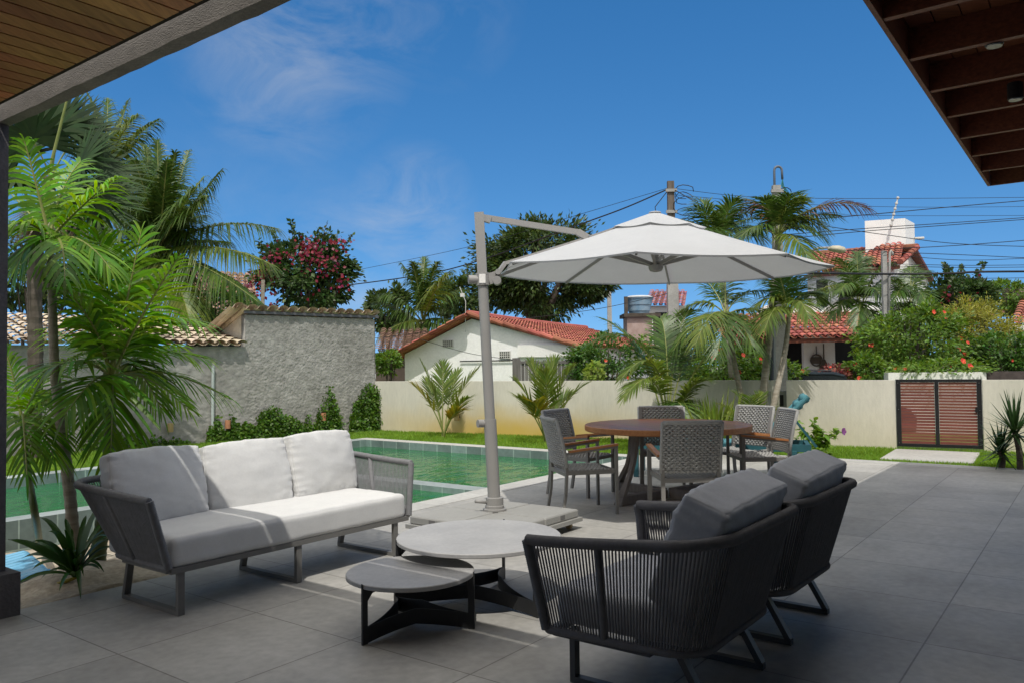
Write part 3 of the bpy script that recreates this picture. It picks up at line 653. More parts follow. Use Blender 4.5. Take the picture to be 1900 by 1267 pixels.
# coffee tables
m_conc = mat('honed_stone', (.34, .335, .33), .5, .1, 3, .15, 150, fine=.06, col2=(.42, .415, .405))
m_iron = mat('dark_iron', (.035, .036, .038), .5, .15, 6, .1, 120, metal=.4)
def coffee(c, rad, zt, feet, label):
    t = thing('coffee_table', label, 'coffee table', c, 'round coffee tables'); c = V(c)
    b = MB(); b.lathe([(rad - .012, zt - .028), (rad, zt - .022), (rad, zt - .004), (rad - .004, zt)], c, 96); b.build('table_top', m_conc, t, auto=35)
    n = 3; hub = .10 * rad
    for k in range(n):
        f = V((feet[k].x, feet[k].y, 0)); d = (f - c); d.z = 0; rl = d.length; d.normalize(); s = V((-d.y, d.x, 0))
        lg = MB(); w = .006
        # flat plate outline in the plane of the leg: foot post, arched foot, top bracket
        pr = [(rl, 0), (rl - .055, 0)]
        for i in range(9): a = i / 8; pr.append((rl - .06 - (rl - .06 - .0) * a, .012 + .06 * math.sin(a * 1.57)))
        pr += [(0, .155)]
        for i in range(9): a = 1 - i / 8; pr.append((.0 + (rl - .04) * (1 - a), .155 - .06 * math.sin((1 - a) * 1.57) ** .8 - (.045 * (1 - a))))
        pr += [(rl - .035, zt - .075), (rl - .075, zt - .045), (rl * .45, zt - .043), (rl * .45, zt - .03), (rl - .012, zt - .03)]
        pr += [(rl - .012, zt + .004), (rl, zt + .004)]
        # the two feet curves of neighbouring legs meet in a smooth arc: bend the plate sideways near the hub
        P = []
        for (r_, z_) in pr: P.append(c + d * r_ + V((0, 0, z_)))
        # build as strips to keep the concave outline valid
        def strip(q4): lg.prism([c + d * a_ + V((0, 0, z_)) - s * w for a_, z_ in q4], s * (2 * w))
        strip([(rl - .036, .0), (rl, .0), (rl, zt + .004), (rl - .036, zt - .03)])
        strip([(rl * .5, zt - .045), (rl - .037, zt - .06), (rl - .037, zt - .031), (rl * .5, zt - .031)])
        strip([(rl - .080, zt - .046), (rl - .037, zt - .09), (rl - .037, zt - .061)])
        lg.build('leg', m_iron, t)
    # the three curved foot plates, each sweeping from one foot to the next past the hub
    for k in range(n):
        f0 = V((feet[k].x, feet[k].y, 0)); f1 = V((feet[(k + 1) % n].x, feet[(k + 1) % n].y, 0)); pl = MB(); o = len(pl.v); K = 18
        cc = V((c.x, c.y, 0)); d0 = (f0 - cc).normalized(); d1 = (f1 - cc).normalized(); off = (d0 + d1).normalized() * (.05 * rad)
        f0 = f0 - d0 * .02 + (d1 - d0 * d0.dot(d1)).normalized() * .005; f1 = f1 - d1 * .02 + (d0 - d1 * d0.dot(d1)).normalized() * .005
        Q = [bez(f0, cc + off, f1, i / K) for i in range(K + 1)]
        for side in (0, 1):
            for i, p in enumerate(Q):
                mid = 1 - abs(2 * i / K - 1); nrm = ((d0 + d1).normalized()) * (-.004 if side else 0)
                lo = .002 + .045 * mid; hi = .085 + .045 * mid
                pl.v.append(p + nrm + V((0, 0, lo))); pl.v.append(p + nrm + V((0, 0, hi)))
        for i in range(K):
            a = o + 2 * i; e = o + 2 * (K + 1) + 2 * i
            pl.f += [(a, a + 2, a + 3, a + 1), (e, e + 1, e + 3, e + 2), (a + 1, a + 3, e + 3, e + 1), (a, e, e + 2, a + 2)]
        pl.build('foot_plate', m_iron, t)
def tri(c, r, a0): return [V((c.x + r * math.cos(a0 + k * 2.0944), c.y + r * math.sin(a0 + k * 2.0944), 0)) for k in range(3)]
f1, f2 = G(672, 1197), G(881, 1166); e = (f2 - f1); c = (f1 + f2) / 2 + V((-e.y, e.x, 0)) * .2887; r1 = (f1 - c).length
coffee(c, r1 - .005, .315, tri(c, r1, math.atan2(f1.y - c.y, f1.x - c.x)), 'small round coffee table with grey stone top, the lower of the two')
f1, f2 = G(735, 1124), G(999, 1146); e = (f2 - f1); c = (f1 + f2) / 2 + V((-e.y, e.x, 0)) * .2887; r1 = (f1 - c).length
coffee(c, r1 - .005, .40, tri(c, r1, math.atan2(f1.y - c.y, f1.x - c.x)), 'large round coffee table with grey stone top, taller and behind the small one')

# ------------------------------------------------------------------ cantilever parasol
m_alu = mat('warm_grey_aluminium', (.30, .29, .275), .45, .05, 3, .05, 200, spec=.5)
m_slab = mat('pale_resin', (.31, .305, .285), .7, .05, 4, .2, 150, fine=.04)
m_canv = mat('white_parasol_cloth', (.52, .525, .53), .9, .03, 3, .2, 400, trans=.16, fine=.02)
m_brass = mat('caster_resin', (.34, .25, .13), .5, .1)
m_slot = mat('slab_slot', (.16, .155, .15), .8, .05)
UB = uv(5.52, 4.32)
um = thing('parasol', 'large white cantilever parasol on a leaning grey mast and slab base', 'parasol', UB)
hb = .535
b = MB()
for (a, c) in (((-hb, -hb), (hb, -hb)), ((hb, -hb), (hb, hb)), ((hb, hb), (-hb, hb)), ((-hb, hb), (-hb, -hb))):
    pa = uv(5.52 + a[0], 4.32 + a[1], .085); pc = uv(5.52 + c[0], 4.32 + c[1], .085); dd = (pc - pa).normalized(); b.bar(pa - dd * .02, pc - dd * .02 - dd * .002, .04, .035)
b.bar(uv(5.52 - hb + .021, 4.32, .086), uv(5.52 + hb - .021, 4.32, .086), .05, .03); b.build('base_frame', m_slab, um)
for i in (-1, 1):
    for j in (-1, 1):
        s = MB(); s.bbox(-.262, .262, -.262, .262, 0, .068, .01); M4 = Matrix.Translation(uv(5.52 + i * .268, 4.32 + j * .268, .104)) @ Matrix.Rotation(HROT, 4, 'Z')
        s.v = [M4 @ p for p in s.v]; sl = s.build('base_slab', m_slab, um)
        for ax in (0, 1):
            q = MB()
            if ax == 0: c_ = V((i * .2625, 0, .036)); q.xbox(M4 @ c_, (M4.to_3x3() @ V((.0015, 0, 0))), (M4.to_3x3() @ V((0, .035, 0))), (0, 0, .018))
            else: c_ = V((0, j * .2625, .036)); q.xbox(M4 @ c_, (M4.to_3x3() @ V((.035, 0, 0))), (M4.to_3x3() @ V((0, .0015, 0))), (0, 0, .018))
            q.build('grip_slot', m_slot, sl)
        w = MB(); pw = uv(5.52 + i * (hb - .07), 4.32 + j * (hb - .07), .0); wd_ = uv(.014, 0); w.tube([pw + wd_ + V((0, 0, .032)), pw - wd_ + V((0, 0, .032))], .031, 16); cs = w.build('caster', m_brass, um)
        w = MB(); w.xbox(pw + V((0, 0, .066)), uv(.022, 0), uv(0, .022), (0, 0, .004)); w.build('caster_plate', m_slot, cs)
mb_ = A(918, 946, G(918, 946, .172).y); mb_ = G(918, 946, .172); mtop = A(889, 396, 7.1); mtop.y = mb_.y - .02
mdir = (mtop - mb_)
b = MB(); b.lathe([(.105, 0), (.105, .018), (.085, .022), (.085, .045), (.078, .05), (.078, .115), (.07, .12)], mb_, 28); b.build('mast_socket', m_alu, um, auto=35)
b = MB(); b.tube([mb_ + V((-.07, -.03, .075)), mb_ + V((-.17, -.07, .095))], [.012, .016], 8); b.build('lock_pedal', m_alu, um, smooth=True)
b = MB(); b.tube([mb_ + mdir * t for t in (.03, .305)], .056, 24); b.build('lower_mast', m_alu, um, auto=35)
b = MB(); b.tube([mb_ + mdir * t for t in (.3, .79)], .046, 24); b.build('mast', m_alu, um, auto=35)
md = mdir.normalized(); mx_ = md.cross(V((0, 1, 0))).normalized() * -1; my_ = md.cross(mx_)
b = MB(); b.xbox(mb_ + mdir * .895, mx_ * .042, my_ * .052, mdir * .105); b.build('upper_mast', m_alu, um)
kn = mb_ + mdir * .292; b = MB(); b.tube([kn - mx_ * .05 if mx_.x > 0 else kn + mx_ * .05, kn + V((-.11, -.03, 0))], .035, 16); b.build('height_knob', m_alu, um, auto=35)
# canopy
CC = V((1.375, 7.5, 0)); RC = 1.585; ZR, ZA = 2.343, 2.875; tiltv = V((-.40, .95, 0)); TILT = .046; AZ0 = R(90 - 15.8)
def rimz(d): return ZR + TILT * d.dot(tiltv)
def cpos(a, f, drop=.0):
    d = V((math.cos(a), math.sin(a), 0)); z = ZA + (rimz(d) - ZA) * f; sag = -.035 * math.sin(math.pi * min(1, f))
    return V((CC.x, CC.y, 0)) + d * (RC * f) + V((0, 0, z + sag * .4 + drop))
def canopy_part(f0, f1, nr, lift=0.0, scal=0.0):
    mb = MB(); nd = 8 * 10
    rows = []
    for j in range(nr + 1):
        f = f0 + (f1 - f0) * j / nr; row = []
        for k in range(nd):
            i8, fr_ = divmod(k, 10); t = fr_ / 10; a0 = AZ0 + i8 * math.pi / 4; p = cpos(a0, f).lerp(cpos(a0 + math.pi / 4, f), t)
            hang = math.sin(math.pi * t); c = CC + V((0, 0, p.z)); rr = p - c
            p = c + rr * (1 - .012 * hang * (f ** 2)) + V((0, 0, -.018 * hang * f + lift - scal * (abs(math.sin(math.pi * t * 1))) * (1 if j == nr else 0)))
            row.append(p)
        rows.append(row)
    o = 0
    for row in rows: mb.v.extend(row)
    for j in range(nr):
        for k in range(nd): mb.f.append((j * nd + k, (j + 1) * nd + k, (j + 1) * nd + (k + 1) % nd, j * nd + (k + 1) % nd))
    return mb, nd, nr
cm, nd, nr = canopy_part(.05, 1.0, 14)
base = (nr) * nd; o = len(cm.v)
for k in range(nd): p = cm.v[base + k]; c = V((CC.x, CC.y, p.z)); cm.v.append(p + (p - c) * -.004 + V((0, 0, -.014)))
for k in range(nd): cm.f.append((base + k, o + k, o + (k + 1) % nd, base + (k + 1) % nd))
cn = cm.build('canopy', m_canv, um, auto=30)
vm, _, _ = canopy_part(.04, .30, 4, .028, .014); vm.build('vent_cap', m_canv, cn, auto=30)
for k in range(8):
    a = AZ0 + k * math.pi / 4; b = MB(); p0, p1 = cpos(a, .06, -.05), cpos(a, .985, -.022); b.bar(p0, p1, .016, .028); rb = b.build('rib', m_alu, um)
    b = MB(); b.bar(CC + V((0, 0, 2.385)) + (p1 - CC).normalized() * .04 * 0, cpos(a, .47, -.04), .022, .034); b.build('strut', m_alu, rb)
b = MB(); b.lathe([(.02, 2.325), (.055, 2.335), (.07, 2.36), (.07, 2.39), (.045, 2.41), (.03, 2.415), (.026, 2.84)], CC, 20); b.build('hub', m_alu, um, auto=35)
b = MB(); b.lathe([(.06, ZA + .012), (.055, ZA + .022), (.03, ZA + .028)], CC, 20); b.build('top_cap', m_canv, um, smooth=True)
# sleeve, boom, brace
sv = mb_ + mdir * .775
b = MB(); b.tube([sv - md * .055, sv + md * .055], .062, 24); b.build('sleeve', m_alu, um, auto=35)
b = MB(); b.tube([sv + V((-.04, -.01, -.005)), sv + V((-.125, -.03, -.005))], .04, 16); b.build('crank_housing', m_alu, um, auto=35)
b = MB(); b.xbox(sv + V((.0, -.063, .0)), (.028, 0, 0), (0, .002, 0), (0, 0, .04)); b.build('sticker', m_whitef, um)
apex = CC + V((0, 0, ZA + .05)); bs_ = sv + V((.10, .02, .04)); bd = (apex - bs_).normalized()
b = MB(); b.bar(sv + V((.05, 0, 0)), sv + V((.15, .02, .03)), .05, .10); b.tube([sv + V((.13, -.055, -.015)), sv + V((.13, .075, -.015))], .038, 14); b.tube([sv + V((.14, -.05, .06)), sv + V((.14, .07, .06))], .025, 12); b.build('hinge', m_alu, um)
aM = math.atan2(sv.y - CC.y, sv.x - CC.x)
BP = [sv + V((.12, .01, .03))] + [cpos(aM, f, -.004) for f in (.93, .75, .55, .35, .16)] + [apex + V((0, 0, -.075))]
b = MB()
for p, q in zip(BP, BP[1:]): b.bar(p, q + (q - p).normalized() * .01, .045, .03)
b.build('boom', m_alu, um)
bp_ = cpos(aM, .47, .065); bt = mb_ + mdir * .985
b = MB(); b.bar(bt + V((.03, 0, 0)), bp_, .036, .05); b.build('brace', m_alu, um)
b = MB(); b.bar(bt + V((.03, -.001, -.005)), bt + V((.10, .01, -.025)), .05, .06); b.build('brace_joint', m_alu, um); b = MB(); b.bar(bp_ + V((-.03, -.005, .005)), bp_ + V((.06, 0, -.05)), .055, .06); b.build('brace_joint', m_alu, um)

# ------------------------------------------------------------------ dining set
m_rope_c = mat('woven_grey_cord', (.35, .345, .33), .85, .1, 30, .4, 300)
m_cframe = mat('taupe_metal', (.21, .20, .185), .5, .06, 4, .05, 200)
m_teak = mat('teak_armrest', (.36, .14, .05), .45, .25, 3, .1, 30, col2=(.50, .22, .08), stretch=(14, 1, 14), detail=6)
m_teakt = mat('dark_oiled_table', (.25, .095, .036), .32, .3, 2.5, .06, 30, col2=(.42, .175, .068), stretch=(1, 10, 10), island=.2, spec=.4, detail=6, coat=.08)
m_tleg = mat('table_leg_wood', (.20, .17, .145), .6, .15, 4, .2, 40, stretch=(10, 10, 1))
ch = thing('dining_chair', '', 'dining chair', (0, 0, 0), 'woven dining chairs round the table', local=True)
for sx in (-1, 1):
    b = MB(); b.bar((sx * .275, .25, 0), (sx * .275, .25, .665), .04, .026, up=(0, 1, 0)); b.build('front_leg', m_cframe, ch)
    b = MB(); P = [V((sx * .255, -.30, 0)), V((sx * .255, -.265, .2)), V((sx * .255, -.25, .43)), V((sx * .255, -.275, .65)), V((sx * .25, -.345, .93))]
    for p, q in zip(P, P[1:]): b.bar(p, q + (q - p).normalized() * .004, .036, .026, up=(0, 1, 0))
    b.build('rear_leg', m_cframe, ch)
    b = MB(); b.bar((sx * .275, .264, .655), (sx * .275, -.255, .60), .03, .022); b.build('arm_frame', m_cframe, ch)
    b = MB(); b.bar((sx * .275, .268, .678), (sx * .275, -.235, .623), .05, .02); b.build('armrest', m_teak, ch)
    b = MB(); b.bar((sx * .262, .24, .415), (sx * .258, -.25, .415), .026, .04); b.build('side_rail', m_cframe, ch)
b = MB(); b.bar((-.262, .245, .415), (.262, .245, .415), .026, .036); b.build('front_rail', m_cframe, ch)
b = MB(); b.bar((-.245, -.255, .40), (.245, -.255, .40), .026, .036); b.build('rear_rail', m_cframe, ch)
def backy(x, z): return -.25 - .10 * max(0, (z - .45) / .48) ** 1.4 - .03 * (1 - (x / .28) ** 2)
b = MB(); NR = 20
for j in range(NR):
    z = .475 + (j + .5) * .445 / NR; P = []
    for i in range(86):
        x = -.265 + .53 * i / 85; P.append(V((x, backy(x, z) + .0095 * math.sin(2 * math.pi * i / 8 + (j % 2) * math.pi), z)))
    b.tube(P, .0112, 6)
for i in range(17):
    x = -.25 + .5 * i / 16; b.tube([V((x, backy(x, z_), z_)) for z_ in (.47, .60, .75, .925)], .009, 5)
b.tube([V((-.265 + .53 * i / 12, backy(-.265 + .53 * i / 12, .93), .93)) for i in range(13)], .02, 8)
for sx in (-1, 1): b.tube([V((sx * .27, backy(.27, z_), z_)) for z_ in (.47, .6, .75, .935)], .017, 8)
b.build('backrest', m_rope_c, ch, smooth=True)
b = MB()
for j in range(24):
    y = -.24 + .47 * (j + .5) / 24; P = []
    for i in range(33):
        x = -.255 + .51 * i / 32; P.append(V((x, y, .437 - .028 * (1 - (x / .26) ** 2) + .006 * math.sin(2 * math.pi * i / 5 + (j % 2) * math.pi))))
    b.tube(P, .0105, 5)
b.build('seat', m_rope_c, ch, smooth=True)
chairs = [((.70, 8.0), (.97, .23), 'grey woven dining chair at the left of the table, nearest the parasol mast'),
          ((.78, 9.1), (.80, -.60), 'grey woven dining chair behind the left one, its back to the young palm'),
          ((1.78, 9.38), (-.10, -1), 'grey woven dining chair on the far side of the table, facing the camera'),
          ((1.60, 7.48), (-.03, 1), 'grey woven dining chair seen square from behind in front of the table'),
          ((2.72, 8.85), (-1, -.04), 'grey woven dining chair in side view at the right of the table'),
          ((2.64, 9.40), (-.82, -.57), 'grey woven dining chair at the far right of the table, before the teal lounger')]
for i, ((x, y), (dx, dy), lab) in enumerate(chairs):
    rz = math.atan2(dy, dx) - math.pi / 2
    if i == 0: ch.location = (x, y, 0); ch.rotation_euler = (0, 0, rz); ch['label'] = lab
    else: dup(ch, (x, y, 0), rz, lab)
TC = V((1.69, 8.72, 0)); TR = .90; TH = .80
tb = thing('dining_table', 'round dark wood dining table with splayed plank legs under the parasol', 'dining table', TC)
b = MB()
for k in range(12):   # boards of the top, cut to the circle, with a thin joint between them
    x0, x1 = -TR + .012 + k * (2 * TR - .024) / 12 + .002, -TR + .012 + (k + 1) * (2 * TR - .024) / 12 - .002
    r_ = TR - .012; P = []
    n = 10
    for i in range(n + 1): x = x0 + (x1 - x0) * i / n; P.append(V((x, math.sqrt(max(0, r_ * r_ - x * x)), 0)))
    for i in range(n, -1, -1): x = x0 + (x1 - x0) * i / n; P.append(V((x, -math.sqrt(max(0, r_ * r_ - x * x)), 0)))
    M4 = Matrix.Translation(TC + V((0, 0, TH - .012))) @ Matrix.Rotation(R(20), 4, 'Z'); b.prism([M4 @ p for p in P], (0, 0, .012))
b.build('top_boards', m_teakt, tb)
b = MB(); n = 72; o = 0
for k in range(n):
    a = 2 * math.pi * k / n; c, s = math.cos(a), math.sin(a)
    for r_, z in ((TR - .008, TH - .062), (TR, TH - .055), (TR, TH - .005), (TR - .009, TH + .001), (TR - .011, TH - .013)): b.v.append(TC + V((r_ * c, r_ * s, z)))
for k in range(n):
    for i in range(4): a = 5 * k + i; e = 5 * ((k + 1) % n) + i; b.f.append((a, e, e + 1, a + 1))
b.f.append(tuple(5 * k for k in range(n - 1, -1, -1))); b.build('rim', m_teak, tb, auto=40)
for k in range(4):
    a = math.atan2(8.17 - TC.y, 1.0 - TC.x) + k * math.pi / 2; d = V((math.cos(a), math.sin(a), 0)); s = V((-d.y, d.x, 0))
    b = MB(); lg = []
    for r_, z, w in ((.50, TH - .064, .095), (.545, .45, .055), (.60, .30, .045), (.78, .0, .10)): lg.append((TC + d * r_ + V((0, 0, z)), w))
    for (p, w), (q, w2) in zip(lg, lg[1:]):
        t_ = (q - p).normalized(); nn = t_.cross(s).normalized() * .022
        P = [p - s * w / 2, p + s * w / 2, q + s * w2 / 2, q - s * w2 / 2]
        b.add([x - nn for x in P] + [x + nn for x in P], [(0, 1, 2, 3), (7, 6, 5, 4), (0, 4, 5, 1), (1, 5, 6, 2), (2, 6, 7, 3), (3, 7, 4, 0)])
    b.build('leg', m_tleg, tb)
    b = MB(); b.bar(TC + d * .755 + V((0, 0, .05)), TC + d * .06 + V((0, 0, .05)), .09, .09); b.build('foot_rail', m_tleg, tb)

# teal sun lounger behind the table
m_teal = mat('teal_plastic', (.030, .115, .135), .45, .15, 5, .1, 60)
m_tealf = mat('teal_fabric', (.07, .22, .25), .8, .2, 6, .5, 120, fine=.1)
L0 = V((1.56, 10.42, 0)); LA = math.atan2(-.30, 1); ld = V((math.cos(LA), math.sin(LA), 0)); ln = V((-ld.y, ld.x, 0))
lo = thing('sun_lounger', 'teal sun lounger with raised backrest standing behind the dining table', 'sun lounger', L0)
def LP(a, n_, z): return L0 + ld * a + ln * n_ + V((0, 0, z))
b = MB()
for n_ in (0, .62): b.bar(LP(-.05, n_, .40), LP(2.2, n_, .40), .05, .09)
b.bar(LP(-.03, 0, .40), LP(-.03, .62, .40), .05, .08); b.bar(LP(2.17, .0, .40), LP(2.17, .62, .40), .05, .08); b.build('frame', m_teal, lo)
for a in (.05, 2.0):
    for n_ in (0, .62): b = MB(); b.bar(LP(a, n_, .0), LP(a, n_, .37), .11 if a < 1 else .16, .06, up=ld); b.build('leg', m_teal, lo)
b = MB()
for i in range(31): a = -.02 + i * .052; b.bar(LP(a, .02, .448), LP(a, .60, .448), .044, .014)
b.build('slatted_seat', m_tealf, lo)
b = MB(); pv = LP(1.62, 0, .46); tpv = LP(1.62 + .56, 0, .46 + .58); dv = (tpv - pv)
for n_ in (.02, .60): b.tube([pv + ln * n_ + dv * t for t in (0, .5, 1)], .035, 10)
for i in range(15): t = .03 + i * .066; b.bar(pv + ln * .02 + dv * t, pv + ln * .60 + dv * t, .05, .016, up=dv.cross(ln))
b.build('backrest', m_tealf, lo)
b = MB(); hp = pv + dv * .80; b.tube([hp + ln * .0, hp + ln * .62], .05, 12); b.tube([hp + dv * .14, hp + dv * .14 + ln * .62], .05, 12); b.build('headrest', m_tealf, lo, smooth=True)
for n_ in (.0, .62): b = MB(); b.bar(pv + ln * n_ + dv * .62 + ln * .001, LP(2.26, n_, .42), .05, .03); b.build('back_prop', m_teal, lo)
for n_ in (-.05, .67): b = MB(); b.tube([LP(1.85, n_ - .025, .11), LP(1.85, n_ + .025, .11)], .11, 20); b.build('wheel', m_teal, lo, auto=40)

# ------------------------------------------------------------------ vegetation builders
def leafm(name, c1, c2, isl=.35, tr_=.35, rough=.45, vs=1.5): return mat(name, c1, rough, .2, vs, col2=c2, island=isl, trans=tr_, spec=.4)
m_areca = leafm('areca_leaf', (.046, .150, .010), (.15, .34, .026), .45, .36, .42, 1.2)
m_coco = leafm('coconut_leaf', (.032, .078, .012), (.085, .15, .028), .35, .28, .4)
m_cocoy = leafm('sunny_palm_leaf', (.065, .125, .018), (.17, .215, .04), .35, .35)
m_yel = leafm('yellow_palm_leaf', (.12, .14, .018), (.33, .25, .03), .35, .35)
m_brown = leafm('dry_palm_leaf', (.10, .045, .018), (.22, .12, .05), .3, .2)
m_fan = leafm('fan_palm_leaf', (.012, .034, .008), (.030, .068, .014), .3, .15, .7)
m_mango = leafm('mango_leaf', (.024, .052, .011), (.072, .12, .026), .5, .22)
m_hedge = leafm('hedge_leaf', (.030, .085, .012), (.085, .19, .030), .45, .3)
m_hib = leafm('hibiscus_leaf', (.060, .135, .016), (.14, .25, .035), .45, .35)
m_boug = leafm('bougainvillea_leaf', (.022, .055, .012), (.060, .115, .028), .45, .25)
m_olive = leafm('olive_bush_leaf', (.19, .21, .025), (.33, .34, .06), .4, .35)
m_creep = leafm('creeper_leaf', (.045, .115, .010), (.11, .22, .025), .4, .35)
m_spider = leafm('striped_grass_leaf', (.14, .24, .03), (.33, .42, .10), .35, .4)
m_redleaf = leafm('red_foliage', (.16, .045, .03), (.30, .12, .08), .4, .3)
m_agave = leafm('spiky_leaf', (.016, .045, .012), (.04, .09, .02), .25, .1, .4)
m_magenta = leafm('magenta_bract', (.10, .003, .012), (.21, .008, .024), .35, .08)
m_redfl = leafm('red_petal', (.60, .05, .03), (.80, .12, .06), .2, .3)
m_pink = leafm('pink_petal', (.55, .25, .26), (.70, .40, .38), .2, .3)
m_purple = leafm('purple_petal', (.20, .05, .20), (.32, .12, .32), .2, .3)
m_bark = mat('palm_bark', (.23, .195, .15), .9, .25, 4, .7, 25, col2=(.40, .36, .29), stretch=(1, 1, 6), detail=7)
m_barkg = mat('green_palm_stem', (.045, .085, .02), .5, .25, 3, .2, 30, col2=(.11, .13, .045), stretch=(1, 1, 4), detail=6)
m_barkd = mat('dark_bark', (.05, .038, .028), .9, .25, 5, .7, 20, col2=(.11, .09, .07), detail=7)
m_rach = mat('palm_rachis', (.15, .19, .04), .5, .2, 3, col2=(.26, .26, .08))
UP = V((0, 0, 1))
def frond(lm, rm, p0, p1, p2, n=26, L=.4, w=.04, droop=.25, rad=.012, start=.15, lift=.18, a0=65, a1=28, seg=3, r=rnd, side=None, vshape=.25, shape=(.45, 1.0, .8, .05), jit=.08):
    """pinnate frond: arched midrib p0-p1-p2 with two rows of leaflets"""
    K = 12; rm.tube([bez(p0, p1, p2, i / K) for i in range(K + 1)], [rad * (1 - .85 * i / K) + .002 for i in range(K + 1)], 5, caps=False)
    h = p2 - p0; h.z = 0
    if side is None:
        side = V((-h.y, h.x, 0)) if h.length > .05 else V((1, 0, 0))
    side = side.normalized()
    for i in range(n):
        t = start + (1 - start) * (i + .5) / n; p = bez(p0, p1, p2, t); T = (bez(p0, p1, p2, min(1, t + .02)) - bez(p0, p1, p2, t - .02)).normalized()
        S = (side - T * side.dot(T)).normalized(); Nn = S.cross(T)
        if Nn.z < 0: Nn = -Nn
        tt = (t - start) / (1 - start); a = R(a0 + (a1 - a0) * tt); l_ = L * (.5 + .5 * math.sin(math.pi * min(1, .18 + tt * .80))) * (1 - .35 * tt ** 4)
        for sg in (-1, 1):
            aa = a + r.uniform(-jit, jit); d = (T * math.cos(aa) + S * (sg * math.sin(aa)) + Nn * (lift + r.uniform(-jit, jit))).normalized()
            lm.ribbon(p, d, l_ * r.uniform(.88, 1.1), w * (1 - .35 * tt), droop * r.uniform(.6, 1.4), (Nn + S * (-sg * vshape)).normalized(), seg, shape)
    # the last pair closes the tip
    T = (p2 - bez(p0, p1, p2, .93)).normalized(); lm.ribbon(p2 - T * .02, T, L * .45, w * .6, droop, UP, seg, shape)
def stem(mb, pts, r0, r1, rings=40, n=10, bulge=.05, flare=0.0):
    pts = [V(p) for p in pts]
    def cat(t):
        m = len(pts) - 1; q = min(m - 1e-6, t * m); i = int(q); f = q - i
        a = pts[max(0, i - 1)]; b_ = pts[i]; c = pts[i + 1]; d = pts[min(m, i + 2)]
        return .5 * ((2 * b_) + (c - a) * f + (2 * a - 5 * b_ + 4 * c - d) * f * f + (3 * b_ - a - 3 * c + d) * f ** 3)
    P = []; Rr = []
    for i in range(rings * 2 + 1):
        t = i / (rings * 2); P.append(cat(t)); Rr.append((r0 + (r1 - r0) * t + flare * math.exp(-t * 14)) * (1 + bulge * (1 if i % 2 else -1)))
    mb.tube(P, Rr, n)
def crownfronds(lm, rm, c, nf, Lf, r, elev=(75, -25), Ll=.5, w=.04, n=36, droop=.35, arch=.35, az0=0.0, azspan=6.283, **k):
    for i in range(nf):
        az = az0 + azspan * (i * .381966 % 1) + r.uniform(-.15, .15); el = R(elev[0] + (elev[1] - elev[0]) * (i / max(1, nf - 1)) ** .9 + r.uniform(-8, 8)); l_ = Lf * r.uniform(.85, 1.12)
        d = V((math.cos(az) * math.cos(el), math.sin(az) * math.cos(el), math.sin(el))); hz = V((math.cos(az), math.sin(az), 0))
        p1 = c + d * l_ * .55 + UP * (.10 * l_); p2 = c + d * l_ * .82 + hz * l_ * .2 - UP * (arch * l_ * (.35 + math.cos(el)))
        frond(lm, rm, c.copy(), p1, p2, n, Ll, w, droop, r=r, **k)
def clump_leaves(mb, c, rad, n, L, w, r, nclump=40, shell=.62, up=.35, flat=1.0, csize=.26):
    """crown of leaves gathered in clumps through an uneven ellipsoid"""
    C_ = []
    for i in range(nclump):
        d = rv(r).normalized(); f = shell + (1 - shell) * r.random() ** .6; f *= 1 + .22 * NZ.noise(d * 2.1 + V(c) * .37)
        C_.append((V(c) + V((d.x * rad[0] * f, d.y * rad[1] * f, d.z * rad[2] * f)), d, r.uniform(.6, 1.3)))
    mr_ = (rad[0] + rad[1] + rad[2]) / 3
    for i in range(n):
        cc, d0, sz = C_[int(r.random() * nclump)]
        p = cc + V((r.gauss(0, 1) * rad[0], r.gauss(0, 1) * rad[1], r.gauss(0, .8) * rad[2])) * (csize * sz * .55)
        dd = (p - cc); dd = (dd.normalized() * .7 if dd.length > 1e-6 else V((0, 0, 0))) + d0 * .6 + rv(r) * .6; dd.z -= .15
        dd.normalize(); nn = (UP * up + d0 * .5 + rv(r) * .7).normalized(); s = r.uniform(.65, 1.25); mb.leaf(p, dd, nn, L * s, w * s)
def flower(mb, p, rad, r, face=V((0, -1, .3)), petals=5):
    f = face.normalized(); a = f.orthogonal().normalized(); b_ = f.cross(a); t0 = r.random() * 6
    for k in range(petals):
        an = t0 + k * 2 * math.pi / petals; d = (a * math.cos(an) + b_ * math.sin(an) + f * .35).normalized(); mb.ribbon(p, d, rad, rad * .95, .1, f, 3, (.3, 1.0, 1.05, .5))
def branches(mb, base, c, rad, r, n=7, r0=.06, lift=.0):
    for i in range(n):
        d = rv(r).normalized(); d.z = abs(d.z) * .7 + .1; e = V(c) + V((d.x * rad[0], d.y * rad[1], d.z * rad[2])) * .75; m_ = V(base).lerp(e, .5) + rv(r) * (.12 * rad[0]) + UP * lift
        mb.tube([bez(V(base), m_, e, t / 6) for t in range(7)], [r0 * (1 - .8 * t / 6) + .004 for t in range(7)], 6)
